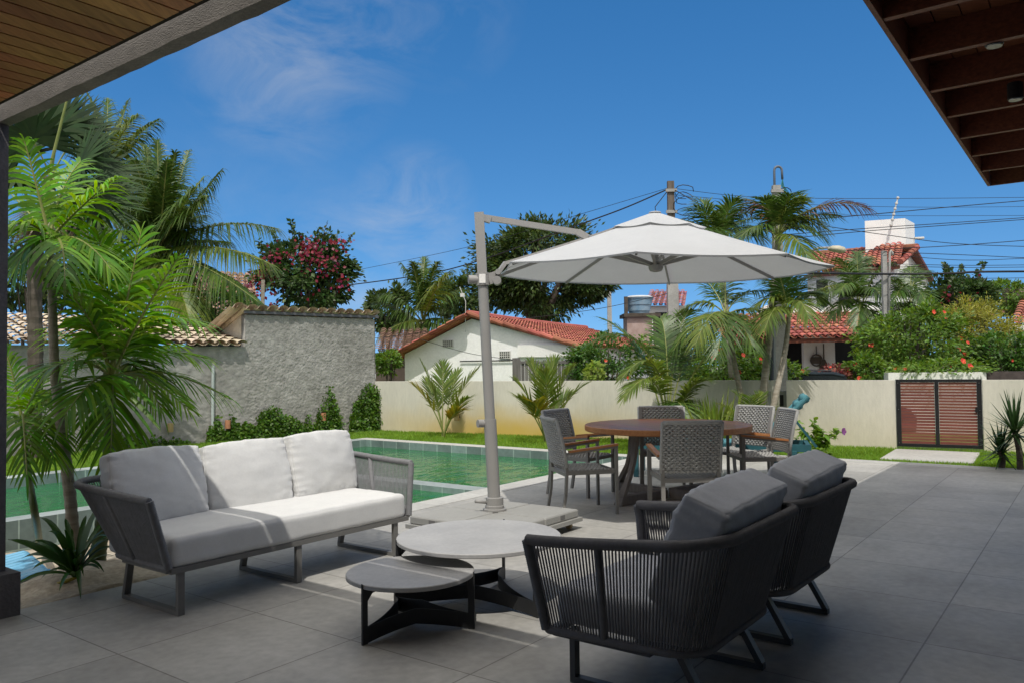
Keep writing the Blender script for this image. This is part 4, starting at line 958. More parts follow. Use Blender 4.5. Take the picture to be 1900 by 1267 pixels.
def bush(name, label, cat, x, y, dpt, rx, ry, n, L, m, r_seed, zb=-.3, group=None, nclump=40, depth_r=None, fl=None, nfl=0, flr=.05, shell=.6, w=.5, extra=None, csize=.26, branch=True):
    """a bushy plant around picture point x, y at distance dpt; rx, ry are its half sizes there, in pixels"""
    r = random.Random(r_seed); c = A(x, y, dpt); k = dpt / FPX; rad = (rx * k, (depth_r or rx * k), ry * k)
    base = V((c.x, c.y, zb)); t = thing(name, label, cat, base, group)
    if branch: b = MB(); branches(b, base, c, rad, r, 8, min(.05, .05 * rad[0] + .012)); b.build('branches', m_barkd, t)
    b = MB(); clump_leaves(b, c, rad, n, L, L * w, r, nclump, shell, csize=csize)
    if extra: extra(b, c, rad, r)
    b.build('foliage', m, t)
    for i in range(nfl):
        while True:
            d = rv(r).normalized()
            if d.y < .1: break
        p = c + V((d.x * rad[0], d.y * rad[1] - .03, d.z * rad[2])) * r.uniform(.9, 1.06); b = MB(); flower(b, p, flr * r.uniform(.45, .85), r, V((d.x * .5 + r.uniform(-.3, .3), -1, .4 + r.uniform(-.3, .3)))); b.build('flower', fl, t)
    return t

# ------------------------------------------------------------------ young palms in the sand bed (front left)
rp = random.Random(21)
def pal(name, label, base, trunk, trunk_m, r0, r1, fronds, n, L, w, leafm_, group=None, droop=.3, rings=34, seg=4, flare=.0, rad=.011):
    """fronds: list of (p0, p1, p2) world points"""
    t = thing(name, label, 'palm', base, group)
    b = MB(); stem(b, trunk, r0, r1, rings, 12, .05, flare); b.build('trunk', trunk_m, t, smooth=True)
    lm, rm = MB(), MB()
    for f in fronds:
        frond(lm, rm, f[0], f[1], f[2], f[3] if len(f) > 3 else n, L * (f[4] if len(f) > 4 else 1), w, droop, rad, r=rp, seg=seg, side=f[5] if len(f) > 5 else None, shape=(.5, 1.0, 1.0, .85, .06))
    rm.build('fronds', m_rach, t); lm.build('leaflets', leafm_, t)
    return t
X1 = V((1, .12, 0))
# main palm by the sofa
D = 5.9
c0 = A(207, 700, D + .05)
pal('areca_palm', 'tall leafy palm rising behind the left arm of the sofa, thickest of the three', G(178, 1052, -.05), [G(178, 1052, -.05), A(194, 940, D), A(203, 830, D), A(206, 740, D), c0], m_barkg, .055, .032, [
    (c0, A(214, 560, D), A(184, 445, D - .25), 25, 1.25, X1), (c0, A(222, 600, D - .1), A(150, 395, D + .1), 25, 1.1, X1),
    (c0, A(235, 560, D - .2), A(262, 430, D - .1), 25, 1.1, X1), (c0, A(190, 600, D - .1), A(105, 520, D - .3), 22, 1.0),
    (c0, A(270, 560, D + .1), A(372, 600, D), 22, 1.0), (c0, A(285, 660, D + .35), A(428, 740, D + .55), 22, .95),
    (c0, A(212, 690, D - .15), A(205, 850, D - .2), 20, .85), (c0, A(150, 640, D - .3), A(62, 700, D - .5), 21, .9),
    (c0, A(255, 640, D + .3), A(330, 640, D + .7), 20, .9), (c0, A(235, 620, D + .3), A(300, 760, D + .6), 21, .85), (c0, A(160, 650, D + .35), A(90, 610, D + .8), 20, .9), (c0, A(255, 590, D - .3), A(330, 480, D - .5), 22, .9), (c0, A(205, 600, D + .3), A(225, 470, D + .5), 22, 1.0, X1), (c0, A(170, 580, D - .1), A(100, 455, D + .1), 22, 1.0), (c0, A(260, 670, D + .5), A(350, 760, D + .9), 20, .8), (c0, A(180, 680, D - .3), A(120, 770, D - .6), 20, .85), (c0, A(270, 630, D + .3), A(385, 665, D + .5), 22, .9)], 27, .44, .031, m_areca, 'young palms in the sand bed', .5, flare=.02)
# tall thin palm at the left with its crown near the beam
D = 5.75
c1 = A(92, 445, D)
pal('areca_palm', 'slim palm with ringed trunk whose crown reaches up to the veranda beam', G(140, 1052, -.05), [G(140, 1052, -.05), A(131, 930, D), A(115, 800, D), A(102, 690, D), A(97, 560, D), c1], m_bark, .045, .026, [
    (c1, A(70, 350, D), A(45, 262, D - .1), 22, 1.0, X1), (c1, A(110, 340, D + .1), A(150, 300, D + .3), 22, .95, X1), (c1, A(150, 380, D), A(215, 330, D - .1), 22, .95),
    (c1, A(60, 400, D - .2), A(15, 420, D - .3), 20, .9), (c1, A(150, 420, D - .2), A(205, 500, D - .3), 20, .85), (c1, A(60, 420, D - .1), A(30, 500, D - .2), 20, .8),
    (c1, A(120, 420, D - .35), A(120, 520, D - .7), 18, .8), (c1, A(60, 400, D + .3), A(20, 360, D + .6), 20, .85)], 26, .38, .029, m_areca, 'young palms in the sand bed', .6)
# small palm leaning left beside the post
D = 5.95
c2 = A(42, 790, D)
pal('areca_palm', 'smallest palm leaning left beside the dark veranda post', G(72, 1010, -.18), [G(74, 1012, -.18), A(66, 960, D), A(53, 880, D), c2], m_barkg, .03, .02, [
    (c2, A(60, 690, D), A(152, 655, D - .1), 25, 1.0), (c2, A(30, 700, D), A(5, 640, D), 22, .9, X1), (c2, A(15, 740, D - .1), A(-30, 800, D - .2), 20, .9), (c2, A(70, 740, D - .2), A(100, 850, D - .4), 22, .95),
    (c2, A(40, 720, D - .3), A(50, 880, D - .7), 20, .9), (c2, A(60, 700, D + .3), A(80, 740, D + .6), 20, .8), (c2, A(75, 720, D), A(125, 745, D), 20, .8)], 24, .34, .025, m_areca, 'young palms in the sand bed', .6)
# strap-leaved plant at the foot of the palms
bp0 = G(140, 1068, .06); t = thing('strap_leaf_plant', 'low plant with broad dark strap leaves at the foot of the palms', 'plant', bp0); b = MB()
for (x, y, dd, w) in ((15, 1000, -.1, .075), (28, 1085, -.35, .06), (60, 1010, .1, .06), (75, 960, .2, .05), (185, 940, .1, .06), (200, 965, .25, .04), (160, 955, .3, .05), (120, 960, .2, .05), (150, 1110, -.4, .04), (185, 1055, -.25, .035), (60, 1055, -.3, .06), (40, 1035, .0, .05), (205, 1000, 0, .035), (110, 1095, -.5, .04), (90, 985, -.1, .05), (172, 1010, -.3, .04), *[(140 + rp.uniform(-85, 75), 1035 + rp.uniform(-55, 40), rp.uniform(-.35, .25), rp.uniform(.022, .045)) for _ in range(26)]):
    e = A(x, y, bp0.y + dd); K = 8; md_ = bp0.lerp(e, .5) + UP * (.10 + .10 * rp.random()); o = len(b.v)
    for k in range(K + 1):
        tt = k / K; p = bez(bp0, md_, e, tt); T = (bez(bp0, md_, e, min(1, tt + .05)) - p + V((1e-4, 0, 0))).normalized(); S = T.cross(V((0, -.5, .85))).normalized(); ww = w * .42 * math.sin(math.pi * (.12 + .86 * tt)) ** .7
        b.v += [p - S * ww, p - V((0, 0, ww * .35)), p + S * ww]
    for k in range(K): a = o + 3 * k; b.f += [(a, a + 1, a + 4, a + 3), (a + 1, a + 2, a + 5, a + 4)]
b.build('leaves', leafm('strap_leaf', (.012, .05, .008), (.035, .11, .015), .3, .2, .35), t, smooth=True)
b = MB(); q = [A(96, 1085, 5.45), A(130, 1076, 5.45), A(150, 1066, 5.5)]; b.tube([bez(q[0], q[1], q[2], i / 8) - UP * .0 for i in range(9)], [.004, .011, .014, .014, .014, .013, .012, .01, .005], 8); b.build('leaf_sheath', mat('yellow_sheath', (.28, .22, .03), .5), t, smooth=True)
# pale blue pool mat on the sand
m_mat = mat('blue_vinyl', (.16, .42, .62), .25, .1, 3, .1, 30, spec=.5)
q = [G(-60, 1052, -.12), G(52, 1024, -.12), G(92, 1057, -.10), G(-40, 1100, -.10)]; b = MB()
def matf(s, t_):
    p = q[0].lerp(q[1], s).lerp(q[3].lerp(q[2], s), t_); e = min(1, 8 * min(s, 1 - s)) * min(1, 8 * min(t_, 1 - t_)); return p + UP * (.05 * math.sqrt(max(0, e)) * (1 - .35 * abs(math.sin(t_ * 9 * math.pi)) ** 6))
b.grid(matf, 24, 90); b.tube([q[3] + UP * .0, q[2] + UP * .0], .012, 6); tag(b.build('pool_mat', m_mat, origin=q[1], smooth=True), 'pale blue quilted pool mat lying on the sand beside the post', 'mat')

# ------------------------------------------------------------------ creepers on the stucco wall
def creeper(label, prof, seed, n):
    """prof: list of (px, py_top, py_bottom) along the foot of the wall"""
    r = random.Random(seed); def_pts = []
    def wall_at(x, y):
        rr = ray(x, y); tt = (S0 - EYE).dot(SN) / rr.dot(SN); return EYE + rr * tt
    cx_ = prof[len(prof) // 2]; base = wall_at(cx_[0], cx_[2]); t = thing('creeper', label, 'creeper', base, 'creepers on the stucco wall')
    b = MB(); st_ = MB()
    for i in range(n):
        f = r.random() * (len(prof) - 1); k = int(f); u_ = f - k; x = prof[k][0] + (prof[k + 1][0] - prof[k][0]) * u_; yt = prof[k][1] + (prof[k + 1][1] - prof[k][1]) * u_; yb = prof[k][2] + (prof[k + 1][2] - prof[k][2]) * u_
        y = yt + (yb - yt) * r.random() ** .8; p = wall_at(x + r.gauss(0, 2), y) - SN * (.04 + abs(r.gauss(0, .06))); d = (UP * r.uniform(-.6, 1) + SD * r.uniform(-1, 1) - SN * .5).normalized(); b.leaf(p, d, (-SN + rv(r) * .6 + UP * .4).normalized(), r.uniform(.05, .09), r.uniform(.035, .06))
    for k, (x, yt, yb) in enumerate(prof):
        if yb - yt > 8: st_.tube([wall_at(x + r.uniform(-3, 3), yb) - SN * .05, wall_at(x, (yt + yb) / 2) - SN * .045, wall_at(x, yt + 2) - SN * .04], [.006, .005, .003], 5)
    st_.build('stems', m_barkd, t); b.build('foliage', m_creep, t)
creeper('tall dense creeper at the right end of the stucco wall', [(648, 780, 800), (655, 745, 799), (668, 725, 798), (680, 710, 797), (692, 716, 796), (701, 726, 796), (703, 760, 796)], 1, 2600)
creeper('tall pointed creeper behind a terracotta wall lamp', [(582, 790, 803), (588, 765, 803), (596, 750, 802), (608, 710, 802), (614, 735, 801), (622, 752, 801), (626, 785, 800)], 2, 1300)
creeper('broad low creeper mass in the middle of the stucco wall', [(470, 795, 812), (480, 765, 811), (492, 757, 811), (505, 752, 810), (520, 764, 809), (535, 772, 808), (550, 782, 807), (557, 798, 806)], 3, 1900)
creeper('low ragged creeper right of the first terracotta lamp', [(425, 765, 818), (432, 776, 817), (442, 790, 816), (452, 780, 815), (462, 786, 814), (470, 792, 813)], 4, 1000)
creeper('thin creeper beside the pale drain pipe', [(382, 795, 822), (392, 790, 821), (399, 768, 821), (408, 794, 820), (418, 800, 819)], 5, 620)
creeper('single slim creeper shoot between two larger creepers', [(563, 796, 806), (567, 765, 806), (572, 792, 805)], 6, 200)
creeper('dark sparse creeper at the left of the stucco wall by the palms', [(150, 800, 850), (180, 790, 846), (220, 800, 840), (260, 806, 836), (300, 812, 832), (345, 815, 828)], 7, 900)

# ------------------------------------------------------------------ plants along the white wall
rq = random.Random(5)
def rosette(name, label, x, y, dpt, fr, L, w, m, n=30, z0=-.02, droop=.15, rad=.010, group=None, seed=1, shape=(.5, 1.0, .8, .05), stemh=0.0, a0=60, a1=25, m2=None, start=.28):
    """trunkless palm: fr lists (ctrl px, py, dd, tip px, py, dd)"""
    global rp
    rp = random.Random(seed); base = A(x, y, dpt); base.z = z0; t = thing(name, label, 'palm', base, group)
    lm, rm, l2 = MB(), MB(), MB(); top_ = base + UP * stemh
    for i, f in enumerate(fr):
        p0 = top_ + V((rp.uniform(-.03, .03), rp.uniform(-.03, .03), 0)); frond(l2 if (len(f) > 6 and f[6]) else lm, rm, p0, A(f[0], f[1], dpt + f[2]), A(f[3], f[4], dpt + f[5]), n, L, w, droop, rad, r=rp, start=start, lift=.12, a0=a0, a1=a1, shape=shape)
    if stemh: b = MB(); stem(b, [base, base + UP * stemh * .5, top_], .09, .05, 8, 10); b.build('trunk', m_bark, t, smooth=True)
    rm.build('fronds', m_rach, t); lm.build('leaflets', m, t)
    if l2.v: l2.build('yellow_leaflets', m2 or m_yel, t)
    return t
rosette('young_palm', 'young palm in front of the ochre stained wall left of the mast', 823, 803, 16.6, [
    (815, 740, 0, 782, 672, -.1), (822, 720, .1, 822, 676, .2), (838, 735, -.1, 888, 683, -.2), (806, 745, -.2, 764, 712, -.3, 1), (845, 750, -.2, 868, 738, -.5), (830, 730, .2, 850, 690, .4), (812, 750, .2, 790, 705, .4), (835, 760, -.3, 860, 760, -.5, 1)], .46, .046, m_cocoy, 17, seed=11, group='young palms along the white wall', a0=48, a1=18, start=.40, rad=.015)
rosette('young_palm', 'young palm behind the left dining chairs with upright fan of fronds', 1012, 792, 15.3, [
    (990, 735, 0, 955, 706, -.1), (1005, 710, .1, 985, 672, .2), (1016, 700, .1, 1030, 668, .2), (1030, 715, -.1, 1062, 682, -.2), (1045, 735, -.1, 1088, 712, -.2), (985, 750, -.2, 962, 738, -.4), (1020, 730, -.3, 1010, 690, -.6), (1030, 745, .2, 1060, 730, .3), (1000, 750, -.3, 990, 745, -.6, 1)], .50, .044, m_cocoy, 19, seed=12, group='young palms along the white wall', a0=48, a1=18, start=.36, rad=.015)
rosette('coconut_palm', 'large young coconut palm arching over the wall behind the table', 1240, 800, 13.9, [
    (1222, 560, .2, 1088, 640, .0), (1232, 600, -.2, 1155, 700, -.5, 1), (1228, 640, -.4, 1160, 735, -.8, 1), (1242, 570, .4, 1292, 576, .7), (1240, 590, .2, 1224, 592, .5), (1275, 680, -.1, 1335, 640, -.2, 1), (1272, 700, -.3, 1310, 705, -.5, 1), (1255, 690, -.5, 1275, 790, -.8), (1205, 620, .3, 1112, 590, .5), (1262, 620, .4, 1318, 610, .6)], .50, .040, m_coco, 44, seed=13, droop=.30, rad=.018, stemh=.12, a0=66, a1=26, m2=m_cocoy, start=.32)
# areca palms with slender trunks against the wall
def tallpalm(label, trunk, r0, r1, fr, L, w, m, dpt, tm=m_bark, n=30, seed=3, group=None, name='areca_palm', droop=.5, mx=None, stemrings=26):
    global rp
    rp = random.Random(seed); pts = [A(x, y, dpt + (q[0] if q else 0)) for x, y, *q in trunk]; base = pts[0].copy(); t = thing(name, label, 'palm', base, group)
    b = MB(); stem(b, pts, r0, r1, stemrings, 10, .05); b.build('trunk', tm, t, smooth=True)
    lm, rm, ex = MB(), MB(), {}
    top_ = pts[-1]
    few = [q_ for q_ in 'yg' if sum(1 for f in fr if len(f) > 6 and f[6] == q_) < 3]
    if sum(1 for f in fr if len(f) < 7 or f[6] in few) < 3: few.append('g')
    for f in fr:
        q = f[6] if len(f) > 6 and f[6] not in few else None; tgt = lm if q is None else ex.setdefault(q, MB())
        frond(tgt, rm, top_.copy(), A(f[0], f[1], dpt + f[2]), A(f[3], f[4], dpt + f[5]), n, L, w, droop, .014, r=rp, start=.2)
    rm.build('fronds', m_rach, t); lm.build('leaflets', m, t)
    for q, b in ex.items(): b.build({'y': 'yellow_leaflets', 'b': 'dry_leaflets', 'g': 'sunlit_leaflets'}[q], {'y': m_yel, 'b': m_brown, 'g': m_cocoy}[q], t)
    return t
tallpalm('areca palm with pale ringed trunk behind the table, its crown just under the parasol edge', [(1382, 795), (1372, 720), (1362, 670), (1352, 610), (1346, 585)], .055, .04, [
    (1310, 540, 0, 1262, 580, .2, 'g'), (1330, 530, .3, 1290, 505, .6), (1370, 535, .2, 1420, 540, .4, 'y'), (1290, 570, -.2, 1250, 650, -.4), (1385, 590, -.2, 1420, 660, -.3, 'g'), (1350, 560, -.5, 1330, 660, -1.0, 'y'), (1320, 560, -.4, 1290, 640, -.8, 'g'), (1390, 560, .1, 1440, 590, .1, 'g'), (1345, 520, .4, 1350, 490, .8), (1365, 570, -.5, 1395, 640, -.9)], .55, .036, m_coco, 14.4, n=34, seed=31, group='areca palms along the white wall')
tallpalm('tall leaning areca palm whose crown rises above the parasol beside the utility pole', [(1406, 800), (1417, 720), (1428, 620), (1437, 520), (1444, 440)], .075, .05, [
    (1470, 380, 0, 1530, 425, -.1, 'g'), (1520, 350, 0, 1610, 388, -.1, 'b'), (1420, 370, .1, 1400, 385, .3, 'b'), (1445, 370, .2, 1450, 366, .4), (1490, 390, .2, 1545, 400, .3, 'y'), (1410, 400, -.1, 1375, 440, -.3), (1460, 385, -.2, 1490, 370, -.3, 'g'), (1420, 420, .4, 1385, 430, .8), (1470, 420, -.4, 1500, 480, -.8, 'g'), (1432, 390, -.1, 1418, 370, -.2), (1470, 400, .3, 1520, 385, .5), (1455, 380, -.3, 1465, 362, -.6), (1480, 400, -.2, 1525, 440, -.4)], .62, .036, m_coco, 14.3, n=36, seed=32, group='areca palms along the white wall')
tallpalm('leaning areca palm in front of the utility pole with yellowing low crown', [(1424, 803, -.3), (1440, 730, -.2), (1455, 660), (1462, 610), (1463, 585)], .06, .035, [
    (1440, 530, 0, 1405, 570, -.1, 'g'), (1490, 520, .1, 1530, 560, .1, 'y'), (1465, 520, .3, 1470, 500, .6), (1440, 545, -.3, 1420, 610, -.5, 'g'), (1480, 530, -.3, 1500, 590, -.6, 'g'), (1450, 510, -.2, 1440, 500, -.4), (1480, 515, .4, 1510, 510, .8), (1450, 530, .2, 1420, 520, .4), (1500, 540, .2, 1545, 530, .3, 'g'), (1430, 560, .1, 1385, 610, .1, 'y')], .52, .036, m_coco, 14.0, n=32, seed=33, group='areca palms along the white wall')
tallpalm('areca palm whose dark crown shows above the right slope of the parasol', [(1358, 700), (1350, 600), (1340, 520), (1333, 455)], .07, .05, [
    (1310, 400, 0, 1262, 440, .1), (1320, 390, .2, 1300, 372, .4), (1345, 390, .1, 1360, 378, .2, 'g'), (1370, 400, 0, 1410, 440, 0), (1290, 430, -.2, 1255, 470, -.3), (1375, 430, -.2, 1405, 480, -.4), (1330, 410, -.4, 1320, 440, -.9), (1360, 410, .4, 1395, 405, .8), (1325, 395, -.3, 1290, 385, -.5), (1345, 385, -.3, 1370, 372, -.5), (1310, 420, -.5, 1280, 425, -1), (1300, 410, .3, 1262, 410, .6), (1350, 400, .1, 1385, 395, .2)], .72, .040, m_coco, 16.5, n=34, seed=34, group='areca palms along the white wall')
# striped grass-like plant and small areca clump
def strap_clump(name, label, x, y, dpt, n, Lr, w, m, z0, seed, spread=.5, cat='plant'):
    r = random.Random(seed); base = A(x, y, dpt); base.z = z0; t = thing(name, label, cat, base); b = MB()
    for i in range(n):
        az = r.random() * 6.283; el = R(r.uniform(45, 85)); d = V((math.cos(az) * math.cos(el), math.sin(az) * math.cos(el), math.sin(el))); p = base + V((math.cos(az), math.sin(az), 0)) * r.uniform(0, spread)
        b.ribbon(p, d, r.uniform(.6, 1.1) * Lr, w, r.uniform(.15, .45), V((-d.y * .2, -1, .6)).normalized() if r.random() < .5 else UP, 6, (.6, 1.0, .9, .5, .03))
    b.build('leaves', m, t); return t
strap_clump('striped_plant', 'light green striped grass-like plant behind the table at the wall foot', 1325, 792, 13.5, 520, 1.25, .042, m_spider, -.02, 41, .45)
rosette('areca_clump', 'small areca clump behind the far right dining chair', 1392, 792, 13.4, [(1375, 760, 0, 1330, 748, -.1), (1385, 740, .1, 1362, 728, .1), (1400, 740, .1, 1415, 730, .2), (1380, 760, -.3, 1350, 770, -.5), (1410, 760, -.1, 1440, 760, -.2), (1395, 730, -.2, 1392, 735, -.5)], .30, .024, m_cocoy, 22, seed=42)
# flowering shrub by the lounger
r_ = random.Random(77); base = A(1505, 848, 12.2); base.z = -.02
t = thing('leafy_shrub', 'bright green broad-leaved shrub with one purple flower right of the teal lounger', 'shrub', base)
b = MB(); lf = MB()
for (x, y, dd) in ((1480, 782, 0), (1490, 800, -.1), (1512, 778, 0), (1522, 795, .1), (1530, 800, -.1), (1545, 805, -.05), (1556, 797, -.05), (1475, 812, .2), (1500, 815, -.2), (1520, 820, .15), (1485, 830, -.2), (1510, 838, -.3), (1530, 836, -.25), (1470, 835, 0), (1545, 842, -.2)):
    e = A(x, y, 12.2 + dd); m_ = base.lerp(e, .5) + UP * .05; b.tube([bez(base, m_, e, k / 6) for k in range(7)], .006, 5)
    for k in range(34):
        tt = .35 + .65 * r_.random(); p = bez(base, m_, e, tt) + rv(r_) * .03; d = (rv(r_) + UP * .15).normalized(); lf.ribbon(p, d, r_.uniform(.08, .14), r_.uniform(.05, .075), .35, (UP + rv(r_) * .5).normalized(), 3, (.25, 1, .8, .05))
b.build('stems', m_barkg, t); lf.build('foliage', leafm('broad_leaf', (.10, .21, .02), (.20, .33, .05), .3, .4), t)
b = MB(); flower(b, A(1564, 799, 12.1), .06, r_, V((.6, -1, .1))); b.build('flower', m_purple, t)
# spiky plants at the right edge
def spiky(label, x, y, dpt, sx, sy, n, L, seed, r0=.035):
    r = random.Random(seed); base = A(x, y, dpt); base.z = 0 if dpt < 11 else -.02; c = A(sx, sy, dpt); t = thing('spiky_plant', label, 'plant', base, 'spiky plants at the terrace corner'); b = MB(); stem(b, [base, base.lerp(c, .5) + V((.02, 0, 0)), c], r0 * 1.2, r0, 14, 9); b.build('trunk', m_barkd, t); b = MB()
    for i in range(n):
        az = i * 2.39996; el = R(88 - 125 * (i / n) ** 1.0 + r.uniform(-8, 8)); d = V((math.cos(az) * math.cos(el), math.sin(az) * math.cos(el), math.sin(el))); nn = V((0, 0, 1)) if abs(d.z) < .9 else V((0, -1, 0))
        b.ribbon(c + UP * r.uniform(-.08, .05), d, L * r.uniform(.8, 1.15), .036, r.uniform(.0, .12), nn, 4, (.6, 1, .75, .4, .02))
    b.build('leaves', m_agave, t)
spiky('tall spiky plant with sword leaves at the right end of the terrace', 1893, 868, 10.6, 1883, 800, 75, .55, 51)
spiky('lower spiky plant with sword leaves left of the tall spiky one', 1858, 862, 10.8, 1857, 836, 60, .42, 52)
# dark metal post, meter box
b = MB(); p = A(1432, 800, 14.6); p.z = -.3; b.tube([p, A(1432, 560, 14.6)], .035, 10); tag(b.build('metal_post', mat('dark_steel', (.05, .055, .06), .5), origin=p), 'dark thin metal post standing between palm trunks and the pale utility pole', 'post')
p = A(1441, 745, 14.5); mbx = thing('meter_box', 'small grey meter box half hidden behind the leaning palm trunk', 'meter box', p); b = MB(); b.xbox(p, (.17, 0, 0), (0, .07, 0), (0, 0, .2)); b.build('case', mat('grey_box', (.25, .26, .24), .6), mbx); b = MB(); b.xbox(p + V((0, -.075, .03)), (.10, 0, 0), (0, .004, 0), (0, 0, .1)); b.build('window', m_dark, mbx)

# ------------------------------------------------------------------ beyond the walls: left
# coconut palms and fan palm
def coco(label, cx_, cy_, dpt, fr, L, w, m, n=50, seed=1, droop=.85, trunk=True, zb=-.3, rad=.03, group='coconut palms beyond the walls', tr0=.16, lean=.4):
    global rp
    rp = random.Random(seed); c = A(cx_, cy_, dpt); base = V((c.x - lean, c.y, zb)); t = thing('coconut_palm', label, 'palm', base, group)
    b = MB(); stem(b, [base, base.lerp(c, .5) + V((lean * .2, 0, 0)), c], tr0, tr0 * .6, 30, 10, .04, .1); b.build('trunk', m_bark, t, smooth=True)
    lm, rm, ex = MB(), MB(), MB()
    for f in fr:
        frond(ex if len(f) > 6 else lm, rm, c + rv(rp) * .08, A(f[0], f[1], dpt + f[2]), A(f[3], f[4], dpt + f[5]), n, L, w, droop, rad, r=rp, start=.14, a0=70, a1=30, seg=4, vshape=.5, shape=(.6, 1, .85, .5, .04))
    rm.build('fronds', m_rach, t); lm.build('leaflets', m, t)
    if ex.v: ex.build('pale_leaflets', m_cocoy, t)
    return t
coco('coconut palm right of the front palms, its long fronds arching over the stucco wall', 292, 468, 20, [
    (400, 395, -.5, 512, 424, -1), (400, 440, -1, 500, 490, -1.6, 1), (380, 480, -1.5, 478, 560, -2), (345, 400, 0, 410, 318, .5), (350, 400, -1, 385, 365, -1.5), (320, 380, 1, 350, 282, 1.5), (295, 360, .5, 292, 262, .5), (285, 360, 1.5, 265, 270, 2), (260, 380, -.5, 205, 345, -1), (250, 420, -1, 180, 430, -1.5), (250, 400, 1, 190, 330, 2), (330, 500, -1.5, 350, 590, -2, 1), (270, 500, -1.5, 240, 570, -2.2), (310, 420, 2, 380, 400, 3), (300, 390, -1, 310, 300, -1.5), (280, 380, -1, 250, 300, -1.5), (275, 470, 1, 215, 500, 2), (330, 390, .5, 378, 330, 1), (305, 380, -.6, 325, 285, -1), (280, 380, .3, 272, 275, .5), (320, 420, -1, 360, 350, -1.8), (340, 440, 1, 420, 450, 2), (330, 470, .5, 420, 520, .6), (300, 400, 1.5, 315, 310, 2.5)], .95, .058, m_coco, 74, 61)
coco('taller coconut palm whose feathery top shows beside the veranda beam', 195, 330, 25, [
    (235, 260, 0, 293, 224, 0), (220, 240, .5, 238, 188, .5), (190, 230, 0, 160, 172, 0), (200, 240, 1, 200, 185, 1.5), (245, 300, -1, 300, 300, -1.5), (150, 270, 0, 100, 240, 0), (160, 330, -1, 110, 380, -1.5), (230, 350, -1, 262, 420, -1.5), (215, 300, 1, 262, 255, 2), (175, 250, .5, 130, 200, 1), (240, 320, 1, 285, 350, 1.5), (200, 360, -1.5, 190, 440, -2), (215, 250, -1, 255, 215, -1.5, 1)], 1.0, .066, m_coco, 66, 62)
coco('distant coconut palm behind the white gabled house', 785, 598, 27.5, [
    (770, 520, 0, 745, 490, 0), (785, 510, 0, 788, 480, .3), (800, 520, .5, 838, 502, .5), (815, 545, 0, 862, 535, 0), (745, 545, 0, 708, 545, -.3), (750, 590, -.5, 712, 620, -.8, 1), (820, 580, -.5, 858, 612, -.8), (795, 520, -.5, 812, 488, -.8), (775, 520, -.5, 765, 488, -.8), (765, 610, -.8, 780, 650, -1.2, 1), (740, 570, 0, 700, 560, 0), (800, 540, -1, 830, 510, -1.5, 1), (815, 600, -.6, 840, 630, -1)], .85, .06, m_coco, 56, 63, lean=.2, tr0=.14)
# fan palm
c = A(95, 330, 13.5); fp = thing('fan_palm', 'dark fan palm with dead leaf skirt behind the front palms at the far left', 'palm', V((c.x - .5, c.y, -.3))); b = MB(); stem(b, [V((c.x - .3, c.y, -.3)), V((c.x - .25, c.y, 1.5)), A(66, 480, 13.5), c], .12, .11, 30, 12); b.build('trunk', m_barkd, fp)
lm, rm, sk = MB(), MB(), MB(); rf = random.Random(9)
def fanleaf(p0, q, rad, face, target, spread=250, nseg=44):
    rm.tube([bez(p0, p0.lerp(q, .5) + UP * .06, q, i / 5) for i in range(6)], [.018, .016, .014, .012, .011, .010], 5)
    T = (q - p0).normalized(); f = (face - T * face.dot(T)).normalized(); S = T.cross(f)
    for i in range(nseg):
        a = R(-spread / 2 + spread * (i + .5) / nseg); d = (T * math.cos(a) + S * math.sin(a) + f * (.10 * math.cos(i * math.pi))).normalized(); target.ribbon(q, d, rad * rf.uniform(.9, 1.08) * (1 - .12 * abs(a) / 2), rad * .082, rf.uniform(.02, .18), f, 4, (.35, 1.0, .95, .55, .03))
for (x, y, dd, rad, fx, fy) in ((150, 300, -.4, 1.0, .3, -1), (60, 260, -.3, 1.0, -.2, -1), (110, 235, .1, .95, 0, -1), (175, 370, -.3, .95, .5, -1), (30, 330, -.4, .95, -.5, -1), (140, 250, .4, .9, .2, -.8), (40, 290, .5, .9, 0, -1), (120, 360, -.9, .95, 0, -1), (185, 320, .5, .9, .5, -.6)):
    fanleaf(c, A(x, y, 13.5 + dd), rad, V((fx, fy, .5)), lm)
for k in range(10):
    a = k * .63; q = c + V((math.cos(a) * .30, math.sin(a) * .3, -.55 - .3 * rf.random())); fanleaf(c - UP * .3, q, .55, V((math.cos(a), math.sin(a), .1)), sk, 120, 14)
rm.build('stalks', m_rach, fp); lm.build('fan_leaves', m_fan, fp); sk.build('dead_skirt', leafm('dead_leaf', (.20, .15, .09), (.36, .29, .20), .3, .2), fp)
b = MB(); p = A(84, 420, 11.5); b.tube([p, A(96, 300, 11.3), A(124, 188, 11.2)], [.028, .024, .018], 8); spg = thing('bare_frond_stalk', 'long bare yellowish frond stalk standing up in front of the fan palm', 'stalk', p); b.build('stalk', m_rach, spg)

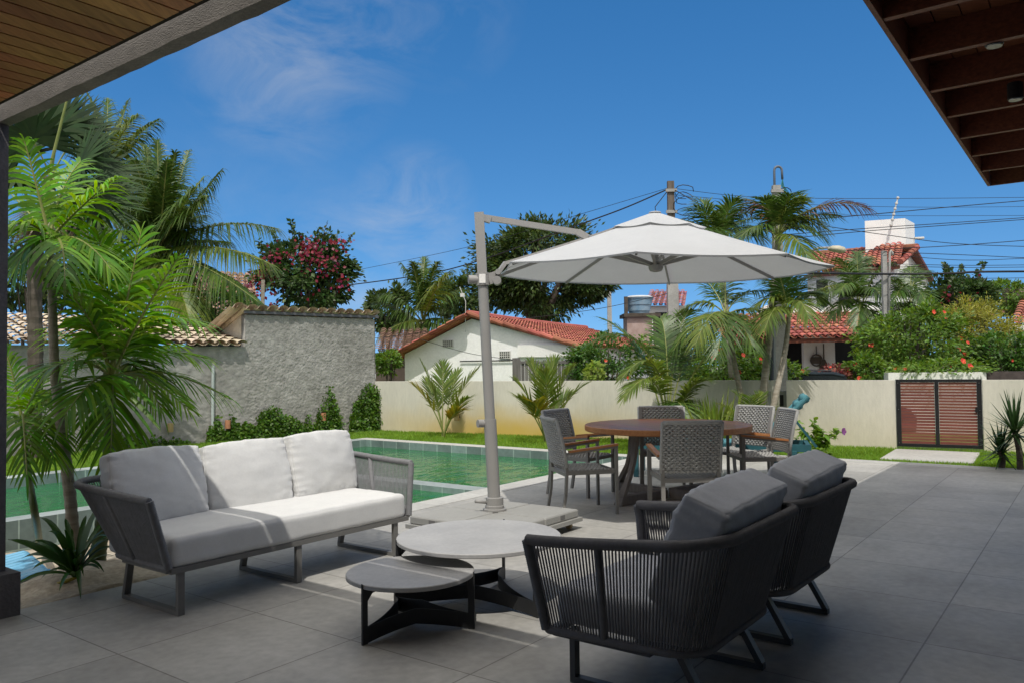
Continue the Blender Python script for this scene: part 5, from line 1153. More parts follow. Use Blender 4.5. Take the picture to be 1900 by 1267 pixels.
# bougainvillea tree over the wall
def sprays(mb, c, rad, r, n=9, up=1.0, lm=None, L=.06, dirx=0.0, lo=.25, hi=.6):
    for i in range(n):
        d = V((r.uniform(-.8, .8) + dirx, r.uniform(-.5, .5), r.uniform(.5, 1))).normalized(); p = V(c) + V((d.x * rad[0], d.y * rad[1], d.z * rad[2])) * .85; e = p + (d + UP * .6 * up) * r.uniform(lo, hi) * rad[2]; m_ = p.lerp(e, .5) + rv(r) * .12
        K = 12
        mb.tube([bez(p, m_, e, k / K) for k in range(K + 1)], .008, 4)
        for k in range(26): q = bez(p, m_, e, r.random()) + rv(r) * .04; (lm or mb).leaf(q, (rv(r) + UP * .3).normalized(), rv(r).normalized(), L, L * .7)
def boug(label, x, y, dpt, rx, ry, n, L, seed, mag, nsp, zb=-.3, group=None, dirx=0.0):
    r = random.Random(seed); k = dpt / FPX; c = A(x, y, dpt); rad = (rx * k, rx * k * .8, ry * k); t = thing('bougainvillea', label, 'bougainvillea', V((c.x, c.y, zb)), group)
    b = MB(); branches(b, V((c.x, c.y, zb)), c, rad, r, 9, .09); b.build('trunk', m_barkd, t)
    b = MB(); clump_leaves(b, c, rad, n, L, L * .6, r, 55, .55, csize=.24); tw = MB(); sprays(tw, c, rad, r, nsp, 1.0, b, L * .9, dirx); tw.build('shoots', m_barkd, t); b.build('crown', m_boug, t)
    b = MB()
    for (dx, dy, sx, sy, kk) in mag:
        for i in range(int(kk * .26)):
            p = A(x + dx + r.gauss(0, sx), y + dy + r.gauss(0, sy), dpt - rad[1] * r.uniform(.55, .95)); b.leaf(p, rv(r).normalized(), (V((0, -1, .4)) + rv(r) * .7).normalized(), L * .72, L * .6)
    b.build('blossom', m_magenta, t); return t
boug('dark bougainvillea tree with magenta blossom behind the stucco wall', 568, 512, 24, 90, 68, 8200, .16, 71, [(0, -50, 18, 12, 420), (25, -25, 22, 12, 300), (-70, -5, 10, 14, 260), (-95, 25, 10, 14, 200), (60, -62, 14, 5, 90), (-50, -35, 12, 10, 150), (70, 15, 10, 8, 60), (-100, 50, 10, 10, 120), (10, 0, 30, 20, 160), (-60, 50, 12, 20, 120)], 12)
bush('green_tree', 'bushy green tree below the long coconut fronds left of the bougainvillea', 'tree', 420, 575, 23, 55, 42, 3500, .15, m_hedge, 72)
bush('background_tree', 'green foliage behind the front palms at the left edge', 'tree', 60, 500, 22, 120, 75, 6000, .18, m_mango, 73, nclump=60)
b = MB(); p = A(487, 575, 22); b.tube([A(487, 600, 22), A(488, 520, 22)], .055, 8); tag(b.build('wooden_post', m_bark, origin=p), 'grey weathered post in front of the bougainvillea above the tiled wall top', 'post')
# brown roofs further back
bh = thing('brown_roof_house', 'house with brown tiled roof seen under the coconut fronds', 'house', A(395, 580, 30))
p0 = A(320, 585, 28); p1 = A(480, 592, 29); b = MB(); tiles(b, p0, (p1 - p0), A(398, 505, 32) - A(405, 588, 28.5), int((p1 - p0).length / .24), 14, .115); b.build('roof', m_terra2, bh)
b = MB(); b.xbox((p0 + p1) / 2 + V((.3, 1.6, -1.6)), (p1 - p0) / 2 * .95, (0, 1.2, 0), (0, 0, 1.5)); b.build('wall', m_cream, bh)
sh = thing('shed', 'shed with brown tiled roof between the stucco wall and the white gabled house', 'shed', A(730, 650, 25)); p0 = A(692, 651, 24.5); p1 = A(790, 652, 24.2); b = MB(); tiles(b, p0, (p1 - p0), A(706, 612, 27) - p0, int((p1 - p0).length / .24), 13, .115); b.build('roof', m_terra2, sh)
b = MB(); mm = (p0 + p1) / 2; b.xbox(mm + V((0, 1.2, -1.15)), (p1 - p0) / 2 * .96, (0, .9, 0), (0, 0, 1.1)); b.build('wall', mat('brown_boards', (.10, .075, .06), .9, .2, 4), sh)
bush('bush', 'bright green bush in the gap between the stucco wall and the white house', 'bush', 718, 675, 20.5, 24, 22, 900, .12, m_hib, 74)
bush('distant_tree', 'round dark tree far behind the bougainvillea and the distant coconut palm', 'tree', 722, 575, 38, 38, 42, 4000, .24, m_mango, 75)
bush('distant_tree', 'dark green tree between distant coconut palm and the parasol mast', 'tree', 858, 560, 37, 45, 48, 4000, .24, m_mango, 76)
# big mango-like tree behind the mast
r = random.Random(80); mt_ = thing('mango_tree', 'big dark round-crowned tree behind the parasol mast and white house', 'tree', A(1000, 600, 33)); k = 33 / FPX; b = MB(); base = A(1005, 640, 33); base.z = -.3
branches(b, A(1000, 615, 33), A(1000, 500, 33), (110 * k, 90 * k, 90 * k), r, 12, .22); stem(b, [base, A(1005, 640, 33), A(1000, 600, 33)], .4, .3, 8, 10); b.build('trunk', m_barkd, mt_)
b = MB(); clump_leaves(b, A(1000, 500, 33), (112 * k, 95 * k, 92 * k), 22000, .24, .085, r, 85, .62, csize=.23); clump_leaves(b, A(1090, 520, 33), (45 * k, 50 * k, 40 * k), 3500, .24, .085, r, 24, .5); clump_leaves(b, A(925, 520, 33), (40 * k, 50 * k, 50 * k), 3500, .24, .085, r, 24, .5); b.build('crown', m_mango, mt_)

# ------------------------------------------------------------------ white gabled house
E1 = V((.912, -.41, 0)).normalized(); E2 = V((.41, .912, 0)).normalized(); AP = A(875, 583, 22)
def hp_(a, b_, z): p = AP + E1 * a + E2 * b_; p.z = z; return p
wh = thing('white_gabled_house', 'white rough-walled house with red tiled gable roof behind the garden wall', 'house', hp_(0, 3, -.3))
zl, zr, za = 1.86, 1.98, 2.86; aL, aR = -2.30, 2.95
b = MB(); b.prism([hp_(aL + .12, 0, -.3), hp_(aR, 0, -.3), hp_(aR, 0, zr - .02), hp_(0, 0, za - .08), hp_(aL + .12, 0, zl - .02)], E2 * 9.5); b.build('wall', m_white, wh)
b = MB(); tiles(b, hp_(aR + .25, -.18, zr - .02), E2, hp_(0, -.18, za) - hp_(aR + .25, -.18, zr - .02), 46, 12, .105); tiles(b, hp_(aL - .2, 9.7, zl - .12), -E2, hp_(0, 9.7, za) - hp_(aL - .2, 9.7, zl - .12), 46, 9, .105)
b.tube([hp_(0, -.2 + i, za + .05 - .03 * math.sin(i * .3)) for i in range(11)], .1, 8); b.build('roof', m_terra, wh)
b = MB()
for (p, q) in ((hp_(aL - .25, -.2, zl - .10), hp_(0, -.2, za + .04)), (hp_(0, -.2, za + .04), hp_(aR + .28, -.2, zr - .03))):
    n = 9
    for i in range(n): u0 = p.lerp(q, i / n); u1 = p.lerp(q, (i + 1.08) / n); b.tube([u0 + UP * .02, u1 - UP * .012], [.075, .06], 8)
b.build('verge', m_terra, wh)
m_vent = mat('vent_block', (.55, .54, .5), .9)
def gpt(x, y, off=0):
    rr = ray(x, y); tt = (AP - EYE).dot(E2) / rr.dot(E2); return EYE + rr * tt - E2 * off
for (x0, y0, x1, y1) in ((823, 632, 841, 643), (928, 652, 947, 664)):
    a_, c_ = gpt(x0, y0), gpt(x1, y1); w_, h_ = (c_ - a_).dot(E1), a_.z - c_.z; cc = (a_ + c_) / 2; b = MB(); b.xbox(cc - E2 * .012, E1 * w_ / 2, E2 * .01, (0, 0, h_ / 2)); vb = b.build('vent', m_dark, wh); b = MB()
    for i in range(6): b.xbox(cc - E2 * .03 + E1 * (w_ * (i / 5 - .5)), E1 * .009, E2 * .015, (0, 0, h_ / 2 + .01))
    for i in range(4): b.xbox(cc - E2 * .031 + UP * (h_ * (i / 3 - .5)), E1 * (w_ / 2 + .01), E2 * .013, (0, 0, .009))
    b.build('grille', m_vent, vb)
b = MB(); b.tube([gpt(855, 670, .05), gpt(965, 668, .05)], .018, 6); b.build('wall_pipe', m_black, wh)
b = MB(); p = gpt(868, 590, .15); b.tube([p - UP * .4, A(864, 560, 21.8), A(853, 533, 21.8)], .012, 6); b.xbox(A(858, 548, 21.8), (.06, 0, 0), (0, .01, 0), (0, 0, .05)); b.build('antenna', m_vent, wh)
b = MB(); a_, c_ = gpt(963, 664), gpt(1060, 655); b.prism([gpt(963, 640, .10), gpt(1060, 640, .10), gpt(1060, 662, .10), gpt(963, 662, .10)], E2 * .099); b.build('lean_to', m_whitef, wh)
# grey board fence in front of it
fn = thing('board_fence', 'weathered grey board fence between white house and hedge', 'fence', A(1010, 700, 19.5)); m_gb = mat('weathered_board', (.10, .092, .085), .9, .3, 4, .4, 30, stretch=(8, 8, .6), island=.3, detail=6, col2=(.17, .16, .15)); b = MB(); p0, p1 = A(960, 668, 19.6), A(1062, 668, 19.2); n = 15
for i in range(n):
    q = p0.lerp(p1, (i + .5) / n); d = (p1 - p0) / n * .46; h_ = q.z + rnd.uniform(-.03, .03); b.xbox(V((q.x, q.y, (h_ - .3) / 2)), d, (0, .015, 0), (0, 0, (h_ + .3) / 2))
b.build('boards', m_gb, fn)
for f in (-.02, 1.0): q = p0.lerp(p1, f); b = MB(); b.xbox(V((q.x, q.y - .06, .68)), (.10, 0, 0), (0, .06, 0), (0, 0, .98)); b.build('post', m_gb, fn)
b = MB(); b.bar(p0 + V((0, -.03, -.05)), p1 + V((0, -.03, -.05)), .04, .06); b.build('rail', m_gb, fn)
bush('hedge_bush', 'dense dark green hedge bush between grey fence and coconut palm', 'hedge', 1122, 672, 18.8, 62, 46, 5200, .10, m_hedge, 81, fl=m_redfl, nfl=2, flr=.06, nclump=60)
bush('croton', 'small yellow green plant in front of the hedge bush', 'plant', 1105, 690, 17.6, 14, 18, 350, .12, m_spider, 82)
bush('hibiscus_bush', 'green hibiscus with red flowers behind the wall right of the young coconut palm', 'bush', 1345, 678, 17.4, 75, 32, 3600, .10, m_hib, 83, fl=m_redfl, nfl=8, flr=.07, nclump=50)
bush('hedge_bush', 'light green bushy hedge behind the crown of the large young coconut palm', 'hedge', 1275, 662, 20.5, 85, 44, 4200, .11, m_hib, 86, nclump=60)
bush('hibiscus_bush', 'small hibiscus with red flowers left of the dark parked car', 'bush', 1458, 690, 17.0, 32, 18, 900, .10, m_hib, 84, fl=m_redfl, nfl=3, flr=.07)
r = random.Random(85); base = A(1410, 700, 18.5); base.z = -.3; t = thing('banana_plant', 'banana plant with broad leaves behind the palm trunks', 'plant', base); b = MB()
for i in range(9):
    e = A(1410 + r.uniform(-45, 45), 640 + r.uniform(-15, 35), 18.5 + r.uniform(-.4, .4)); d = (e - base - UP * .9).normalized(); b.ribbon(base + UP * .9, d, 1.2, .34, .25, V((r.uniform(-.5, .5), -1, .3)).normalized(), 7, (.2, .8, 1, 1, .9, .6, .05))
b.build('leaves', m_areca, t); b = MB(); b.tube([base, base + UP * 1.0], .08, 10); b.build('trunk', m_barkg, t)

# ------------------------------------------------------------------ beyond the walls: right
# blue water tank on its tower
tk = A(1186, 590, 33); k = 33 / FPX; tw_ = thing('tank_tower', 'stained pink masonry tower with dark slab carrying the blue water tank', 'tower', V((tk.x, tk.y, -.3)))
m_pinkw = mat('stained_pink_wall', (.30, .20, .165), .9, .3, 2, .3, 20, col2=(.46, .35, .31)); zt = A(1186, 590, 33).z; b = MB(); b.box(tk.x - 26 * k, tk.x + 20 * k, tk.y - .5, tk.y + .6, -.3, zt); b.build('shaft', m_pinkw, tw_)
b = MB(); b.box(tk.x - 32 * k, tk.x + 35 * k, tk.y - .65, tk.y + .75, zt + .002, zt + .15); b.build('slab', m_barkd, tw_)
b = MB(); b.box(tk.x - 30 * k, tk.x - 24 * k, tk.y - .5, tk.y - .35, zt + .152, zt + .85); b.box(tk.x + 22 * k, tk.x + 26 * k, tk.y - .6, tk.y - .45, -.3, zt - .002); b.build('pipes', m_barkd, tw_)
wt = thing('water_tank', 'round blue plastic water tank with pale lid on the pink tower', 'water tank', V((tk.x, tk.y, zt + .15))); m_blue = mat('faded_blue_tank', (.13, .26, .38), .5, .15, 2, .1, 10, col2=(.32, .42, .50)); b = MB(); b.lathe([(.40, 0), (.43, .1), (.46, .12), (.49, .35), (.52, .37), (.56, .60), (.59, .62), (.585, .66)], V((tk.x, tk.y, zt + .152)), 36); b.build('shell', m_blue, wt, auto=35)
b = MB(); b.lathe([(.61, .0), (.615, .03), (.45, .09), (.05, .12)], V((tk.x, tk.y, zt + .815)), 36); b.build('lid', mat('pale_lid', (.55, .57, .58), .6), wt, auto=35)
# white house behind the utility pole
hB = thing('white_house', 'white house with red roof half hidden behind the utility pole and palms', 'house', A(1290, 640, 37)); p0 = A(1195, 566, 36); p1 = A(1275, 566, 36); b = MB(); tiles(b, p0, p1 - p0, A(1205, 540, 39) - p0, int((p1 - p0).length / .25), 9, .12); b.build('roof', m_terra, hB)
b = MB(); b.box(p0.x + .2, p1.x, 36.4, 39, -.3, p0.z - .02); b.build('wall', m_whitef, hB)
for x in (1232,): q = A(x, 600, 36.38); b = MB(); b.box(q.x - .4, q.x + .4, 36.36, 36.399, q.z - .5, q.z + .5); b.build('window', m_dark, hB)
# two-storey house
h2 = thing('two_storey_house', 'white two storey house with red tiled roofs, square rooftop tower and dark porch', 'house', A(1600, 700, 28))
ap, el, er, rl_, ell = A(1702, 461, 30), A(1670, 489, 28.9), A(1733, 517, 31.2), A(1508, 474, 35), A(1494, 508, 33.6)
b = MB(); tiles(b, ell, el - ell, rl_ - ell, int((el - ell).length / .27), 9, .13, lift=.03); b.tube([rl_ + UP * .05, ap + UP * .05], .13, 8)
for i in range(6): b.tube([el.lerp(ap, i / 6) + UP * .05, el.lerp(ap, (i + 1.1) / 6) + UP * .02], [.12, .10], 8)
b.build('roof', m_terra, h2)
bk = (er - ap); b = MB(); b.prism([ap - UP * .02, er - UP * .02, er + (rl_ - ap) - UP * .02, rl_ - UP * .02], (0, 0, -.12)); b.build('rear_roof', m_darkw, h2)
b = MB(); b.prism([ell + UP * -.06, el - UP * .06, el - UP * .20, ell - UP * .20], (0, .12, 0)); b.build('eave_board', m_darkw, h2)
wz = el.z - .05; b = MB(); b.prism([A(1500, 600, 33.8) * 1, A(1662, 600, 29.4), A(1722, 600, 31.4), A(1570, 600, 36)], (0, 0, wz - A(1662, 600, 29.4).z)); b.prism([el.lerp(ap, .1) + V((0, .55, -.15)), ap + V((-.05, .5, -.2)), er.lerp(ap, .12) + V((0, .3, -.15)), er.lerp(ap, .12) + V((0, .3, -.6)), el.lerp(ap, .1) + V((0, .55, -.6))], V((-.2, .5, 0))); b.build('upper_wall', m_whitef, h2)
for (x, y, w, h, dd) in ((1530, 545, .32, .55, 32.7), (1575, 548, .4, .5, 31.4)): q = A(x, y, dd); b = MB(); b.box(q.x - w, q.x + w, q.y - .04, q.y + .04, q.z - h, q.z + h); b.build('window', m_dark, h2)
# scalloped parapet over the porch roof
b = MB(); q0 = A(1405, 588, 29.3); q1 = A(1705, 588, 29.0); n = 60; P = []
for i in range(n + 1): s_ = i / n; p = q0.lerp(q1, s_); P.append(p + UP * (.12 + .34 * abs(math.sin(s_ * 5 * math.pi)) ** .7))
b.prism([q0 - UP * .3] + P + [q1 - UP * .3], (0, .18, 0)); b.build('parapet', m_whitef, h2)
# rooftop tower
tx0, tx1, tz0, tz1 = A(1606, 470, 31.5), A(1681, 470, 31.0), A(1640, 472, 31).z - .4, A(1640, 406, 31).z; dx_ = A(1697, 430, 32.2)
b = MB(); b.prism([V((tx0.x, tx0.y, tz0)), V((tx1.x, tx1.y, tz0)), V((dx_.x, dx_.y, tz0)), V((tx0.x + dx_.x - tx1.x, tx0.y + dx_.y - tx1.y, tz0))], (0, 0, tz1 - tz0)); b.build('tower', m_whitef, h2)
b = MB(); q = A(1697, 443, 32); b.tube([q, A(1714, 442, 32)], .05, 8); b.build('spout', m_vent, h2)
b = MB(); p = A(1653, 418, 30.7); q = A(1666, 368, 30.7); b.tube([p, q], .025, 6)
for i in range(6): c = p.lerp(q, i / 5); b.lathe([(.01, -.06), (.055, -.03), (.055, .03), (.01, .06)], c, 10)
b.build('lightning_rod', m_vent, h2)
# porch
p0 = A(1345, 630, 26.3); p1 = A(1668, 622, 26.3); up_ = A(1400, 586, 29.2) - A(1360, 630, 26.3); up_ = V((0, up_.y, up_.z)); b = MB(); tiles(b, p0, p1 - p0, up_, int((p1 - p0).length / .255), 9, .122, lift=.03); b.build('porch_roof', m_terra, h2)
b = MB(); b.bar(p0 + V((0, .15, -.10)), p1 + V((0, .15, -.10)), .1, .14); b.build('porch_beam', m_darkw, h2)
b = MB(); q0, q1 = A(1340, 640, 29.5), A(1720, 640, 29.5); b.box(q0.x, q1.x, 29.4, 29.6, -.3, p0.z + .5); b.build('porch_back', m_dark, h2)  # shade of the porch interior is put into the near-black colour
b = MB(); q0, q1 = A(1491, 640, 28.3), A(1549, 640, 28.3); b.box(q0.x, q1.x, 28.3, 28.5, -.3, p0.z + .2); b.build('porch_wall', m_whitef, h2)
b = MB(); q = A(1600, 640, 27.2); b.box(q.x - .12, q.x + .12, 27, 27.25, -.3, p0.z + .1); b.build('porch_post', m_darkw, h2)
c = A(1515, 668, 28.2); t = thing('round_pan', 'dark round pan hanging on the white porch wall', 'pan', c); b = MB(); b.tube([V((c.x + .2 * math.cos(a / 16 * 6.283), c.y, c.z + .2 * math.sin(a / 16 * 6.283))) for a in range(16)], .03, 6, closed=True); b.xbox(c, (.19, 0, 0), (0, .01, 0), (0, 0, .12)); b.build('pan', m_barkd, t); b = MB(); b.tube([c + UP * .2, c + UP * .5], .018, 6); b.build('handle', m_barkd, t)
c = A(1529, 682, 28.2); t = thing('paddle', 'dark wooden paddle hanging beside the round pan on the porch wall', 'paddle', c); b = MB(); b.prism([c + V((-.14, 0, -.15)), c + V((.14, 0, -.15)), c + V((.16, 0, .05)), c + V((.05, 0, .3)), c + V((-.05, 0, .3)), c + V((-.16, 0, .05))], (0, .03, 0)); b.build('blade', m_barkd, t); b = MB(); b.tube([c + UP * .3, c + UP * .85], .022, 6); b.build('handle', m_barkd, t)
# house at the right edge
h3 = thing('red_roof_house', 'house with red tiled roof and white eave at the right edge behind the flowering bushes', 'house', A(1930, 640, 24)); p0 = A(1872, 604, 23.2); p1 = A(2050, 604, 22.2); b = MB(); tiles(b, p0, p1 - p0, A(1858, 556, 26.4) - p0 + V((.6, 0, 0)), int((p1 - p0).length / .23), 10, .11); b.build('roof', m_terra, h3)
b = MB(); b.bar(p0 - UP * .07, p1 - UP * .07, .05, .12); b.build('fascia', m_whitef, h3)
b = MB(); b.prism([V((p0.x + .35, p0.y + .5, -.3)), V((p1.x, p1.y + .5, -.3)), V((p1.x, p1.y + 3, -.3)), V((p0.x + .35, p0.y + 3, -.3))], (0, 0, p0.z + .22)); b.build('wall', m_whitef, h3)
q = A(1892, 548, 27); b = MB(); b.box(q.x - .3, q.x + .6, 26.9, 27.5, q.z - .6, q.z + .25); b.build('chimney', m_pinkw, h3)
# palms in front of the two-storey house
tallpalm('dense palm with yellowing skirt left of the slim concrete post, before the two storey house', [(1618, 700), (1612, 650), (1603, 600), (1597, 578)], .11, .07, [
    (1560, 500, 0, 1525, 560, -.3), (1585, 480, .3, 1610, 478, .5), (1630, 500, 0, 1665, 520, -.2), (1570, 530, -.3, 1545, 590, -.6, 'g'), (1600, 530, -.6, 1590, 610, -1.1, 'y'), (1580, 490, -.2, 1550, 480, -.4), (1620, 490, -.2, 1655, 490, -.4), (1640, 540, -.3, 1670, 600, -.6), (1610, 500, -.6, 1640, 560, -1.2), (1580, 500, -.4, 1560, 540, -1.0), (1595, 520, .5, 1560, 500, 1), (1625, 560, -.5, 1640, 630, -.8, 'y'), (1590, 490, .2, 1590, 470, .4), (1560, 520, .3, 1530, 520, .6, 'g')], .62, .05, m_coco, 22, n=34, seed=91, group='palms before the two storey house')
tallpalm('dense palm right of the slim concrete post, before the two storey house', [(1702, 700), (1698, 650), (1692, 600), (1690, 575)], .11, .07, [
    (1660, 500, 0, 1640, 530, -.3), (1690, 490, .3, 1725, 508, .4), (1710, 530, 0, 1745, 580, -.2), (1670, 540, -.3, 1655, 610, -.6, 'g'), (1695, 530, -.6, 1690, 625, -1.0, 'y'), (1715, 560, -.3, 1735, 630, -.6), (1680, 500, -.4, 1660, 560, -1.0), (1700, 510, -.4, 1720, 570, -1.0), (1660, 545, 0, 1630, 590, 0, 'y'), (1690, 500, .3, 1690, 495, .6), (1720, 530, .2, 1752, 545, .3, 'g')], .6, .05, m_coco, 22.5, n=32, seed=92, group='palms before the two storey house')
# flowering bushes
HB = 'flowering bushes along the street'
bush('flowering_bush', 'large bright green flowering bush with red hibiscus flowers right of the slim concrete post', 'bush', 1695, 632, 18.6, 88, 62, 9500, .105, m_hib, 101, fl=m_redfl, nfl=14, flr=.085, nclump=95, group=HB, csize=.22)
bush('flowering_bush', 'low trailing hibiscus bush hanging over the white planter wall', 'bush', 1740, 690, 16.9, 85, 22, 3600, .095, m_hib, 102, fl=m_redfl, nfl=7, flr=.08, nclump=60, group=HB)
bush('olive_bush', 'feathery olive yellow bush right of the large flowering bush', 'bush', 1808, 618, 20, 72, 58, 9000, .10, m_olive, 103, nclump=80, w=.28)
bush('dark_bush', 'dark green bush below the house with white eave at the right', 'bush', 1855, 662, 18.4, 60, 42, 5200, .11, m_hedge, 104, fl=m_redfl, nfl=3, flr=.07, nclump=50)
bush('green_tree', 'green tree rising behind the olive bush at the far right', 'tree', 1862, 552, 27, 55, 32, 3500, .15, m_hib, 105, nclump=40)
bush('green_tree', 'dark leafy tree crown just left of the red roof at the right edge', 'tree', 1775, 555, 25, 60, 36, 4200, .15, m_mango, 106, nclump=50)
boug('bougainvillea with tall thin shoots against the sky right of the two storey house', 1785, 560, 23, 55, 48, 3200, .15, 107, [(-28, -10, 4, 8, 46), (-38, 18, 8, 4, 30), (55, 20, 12, 5, 40), (10, 0, 20, 20, 50), (20, -35, 14, 14, 30)], 11)
bush('red_leaf_bush', 'reddish leaved bush behind the wall above the parked dark car', 'bush', 1552, 694, 17.3, 26, 18, 1100, .08, m_redleaf, 108, fl=m_redfl, nfl=3, flr=.06)
bush('flowering_bush', 'small hibiscus bush with red flowers between reddish bush and white planter', 'bush', 1612, 686, 17.2, 42, 30, 2600, .095, m_hib, 109, fl=m_redfl, nfl=6, flr=.075, group=HB)
# white planter wall and dark wall
q0, q1 = A(1648, 691, 16.5), A(1830, 688, 15.9); b = MB(); b.prism([V((q0.x, q0.y, -.3)), V((q1.x, q1.y, -.3)), V((q1.x, q1.y + .2, -.3)), V((q0.x, q0.y + .2, -.3))], (0, 0, q0.z + .3)); tag(b.build('planter_wall', m_whitef, origin=q0), 'white planter wall under the trailing hibiscus just above the gate', 'wall')
q0, q1 = A(1831, 689, 15.95), A(1990, 689, 15.6); b = MB(); b.prism([V((q0.x, q0.y, -.3)), V((q1.x, q1.y, -.3)), V((q1.x, q1.y + .2, -.3)), V((q0.x, q0.y + .2, -.3))], (0, 0, q0.z + .3)); tag(b.build('brick_wall', mat('dark_brick', (.07, .055, .05), .9, .3, 8), origin=q0), 'low dark brick wall right of the white planter wall', 'wall')
# cars
m_carp = mat('dark_car_paint', (.045, .06, .08), .25, .05, 2, spec=.6, coat=.6); m_cars = mat('silver_car_paint', (.32, .35, .40), .25, .05, 2, spec=.6, coat=.6); m_gls = mat('car_glass', (.02, .025, .03), .08, .1, 1, spec=.8); m_tyre = mat('tyre', (.015, .015, .016), .8); m_head = mat('lamp_glass', (.5, .5, .5), .15)
def car(c, d, L, W_, H, pm, label, roof0, roof1):
    t = thing('parked_car', label, 'car', c, 'cars parked in the street'); d = V(d).normalized(); n_ = V((-d.y, d.x, 0)); c = V(c)
    P = lambda a, w, z: c + d * a + n_ * w + UP * z
    low = [(-L / 2, .35), (-L / 2 + .03, .75), (-L / 2 + .15, .95), (L / 2 - 1.15, .98), (L / 2 - .12, .80), (L / 2, .6), (L / 2 - .02, .35)]
    b = MB(); b.prism([P(a, -W_ / 2, z) for a, z in low], n_ * W_); b.build('body', pm, t)
    cab = [(-L / 2 + .10, .955), (roof0, H - .04), (roof0 + .25, H), (roof1 - .2, H), (roof1, H - .05), (L / 2 - 1.1, .985)]; b = MB(); b.prism([P(a, -W_ / 2 + .08, z) for a, z in cab], n_ * (W_ - .16)); b.build('glasshouse', m_gls, t)
    rf_ = [(roof0 - .02, H - .05), (roof0 + .25, H + .006), (roof1 - .2, H + .006), (roof1 + .02, H - .06), (roof1, H - .09), (roof1 - .22, H - .04), (roof0 + .25, H - .04), (roof0, H - .09)]; b = MB(); b.prism([P(a, -W_ / 2 + .06, z) for a, z in rf_], n_ * (W_ - .12)); b.build('roof', pm, t)
    for w in (-W_ / 2 + .16, W_ / 2 - .16): b = MB(); b.tube([P(roof0 + .2, w, H + .035), P((roof0 + roof1) / 2, w, H + .05), P(roof1 - .25, w, H + .03)], .018, 6); b.build('roof_rail', m_black, t)
    for a in (-L / 2 + .8, L / 2 - .8):
        for w in (-W_ / 2 - .01, W_ / 2 - .19): b = MB(); b.tube([P(a, w, .32), P(a, w + .2, .32)], .32, 24); wl = b.build('wheel', m_tyre, t, auto=40); b = MB(); b.tube([P(a, w - .005, .32), P(a, w + .205, .32)], .19, 16); b.build('rim', m_vent, wl, auto=40)
    for w in (-W_ / 2 + .05, W_ / 2 - .35): b = MB(); b.xbox(P(L / 2 - .06, w + .15, .68), d * .05, n_ * .15, UP * .06); b.build('headlight', m_head, t)
q = A(1500, 692.5, 17.2); car(V((q.x + .3, q.y + .6, -.3)), WD, 4.2, 1.75, q.z + .3 + .03, m_carp, 'dark car parked beyond the wall, its roof showing left of the reddish bush', -1.55, .75)
q = A(1915, 690, 14.6); car(V((q.x + .1, q.y + .5, -.3)) + WD * 1.75, WD, 4.1, 1.7, q.z + .3 + .04, m_cars, 'silver car at the right edge, its curved roof showing over the wall', -1.2, .9)

# ------------------------------------------------------------------ poles, lamp and wires
m_conp = mat('pole_concrete', (.26, .25, .23), .9, .2, 2, .3, 30, col2=(.40, .385, .36), fine=.12); m_old = mat('weathered_pole', (.085, .065, .05), .9, .3, 3, .5, 20, stretch=(6, 6, .5), col2=(.17, .14, .115)); m_wire = mat('cable', (.012, .012, .014), .6); m_pvcg = mat('grey_conduit', (.11, .13, .16), .5); m_teal2 = mat('teal_wire', (.05, .22, .22), .5)
def pole(label, x, ytop, dpt, w0, w1, m, zb=-.3, split=None, name='utility_pole'):
    p = A(x, ytop, dpt); t = thing(name, label, 'pole', V((p.x, p.y, zb)), 'poles along the street'); b = MB()
    def quad(z0, z1, a0, a1, mb):
        P = [V((p.x + sx * a * .5, p.y + sy * a * .36, z)) for z, a in ((z0, a0), (z1, a1)) for sx, sy in ((-1, -1), (1, -1), (1, 1), (-1, 1))]; mb.add(P, [(3, 2, 1, 0), (4, 5, 6, 7)] + [(i, (i + 1) % 4, 4 + (i + 1) % 4, 4 + i) for i in range(4)])
    if split is None: quad(zb, p.z, w0, w1, b); b.build('shaft', m, t)
    else:
        zs = A(x, split, dpt).z; quad(zb, zs, w0, w0 * .85, b); b.build('shaft', m, t); b = MB(); quad(zs + .002, p.z, w1, w1 * .85, b); b.build('upper_shaft', m_old, t)
    return t, p
t1, P1 = pole('tall utility pole behind the parasol, its upper half dark and weathered', 1244, 337, 24, .36, .23, m_conp, split=470)
b = MB()
for z, r__ in ((-.55, .2), (-.8, .3), (-1.1, .26), (-1.5, .35), (-.35, .22)):
    c = P1 + V((.25 + r__ * .6, -.12, z)); b.tube([c + V((math.cos(a * .55) * r__ * 1.3, rnd.uniform(-.1, .1), math.sin(a * .55) * r__)) for a in range(10)], .013, 4, caps=False)
b.tube([P1 + V((-.1, -.1, -.3)), P1 + V((-.5, -.1, -.8)), P1 + V((-.45, -.1, -1.3)), P1 + V((-.12, -.1, -1.8))], .014, 5); b.build('cable_loops', m_wire, t1)
for z in (-.30, -.95): b = MB(); b.xbox(P1 + V((0, -.10, z)), (.17, 0, 0), (0, .03, 0), (0, 0, .045)); b.build('bracket', m_conp, t1)
t2, P2 = pole('pale utility pole just beyond the wall, topped by a bent grey conduit', 1440, 345, 15.4, .25, .15, m_conp)
for z in (-.12, -.42, -.7): b = MB(); b.xbox(P2 + V((0, -.06, z)), (.12, 0, 0), (0, .03, 0), (0, 0, .03)); b.build('bracket', m_conp, t2)
b = MB(); x0 = P2 + V((-.03, 0, -.3)); b.tube([x0, x0 + UP * .58] + [x0 + V((.075 - .075 * math.cos(a), 0, .60 + .075 * math.sin(a))) for a in (.4, .8, 1.2, 1.57, 2.0, 2.4, 2.8)] + [x0 + V((.15, 0, .58)), x0 + V((.155, 0, .42))], .024, 8); b.build('conduit', m_pvcg, t2, smooth=True)
b = MB(); q = x0 + V((.155, -.01, .42))
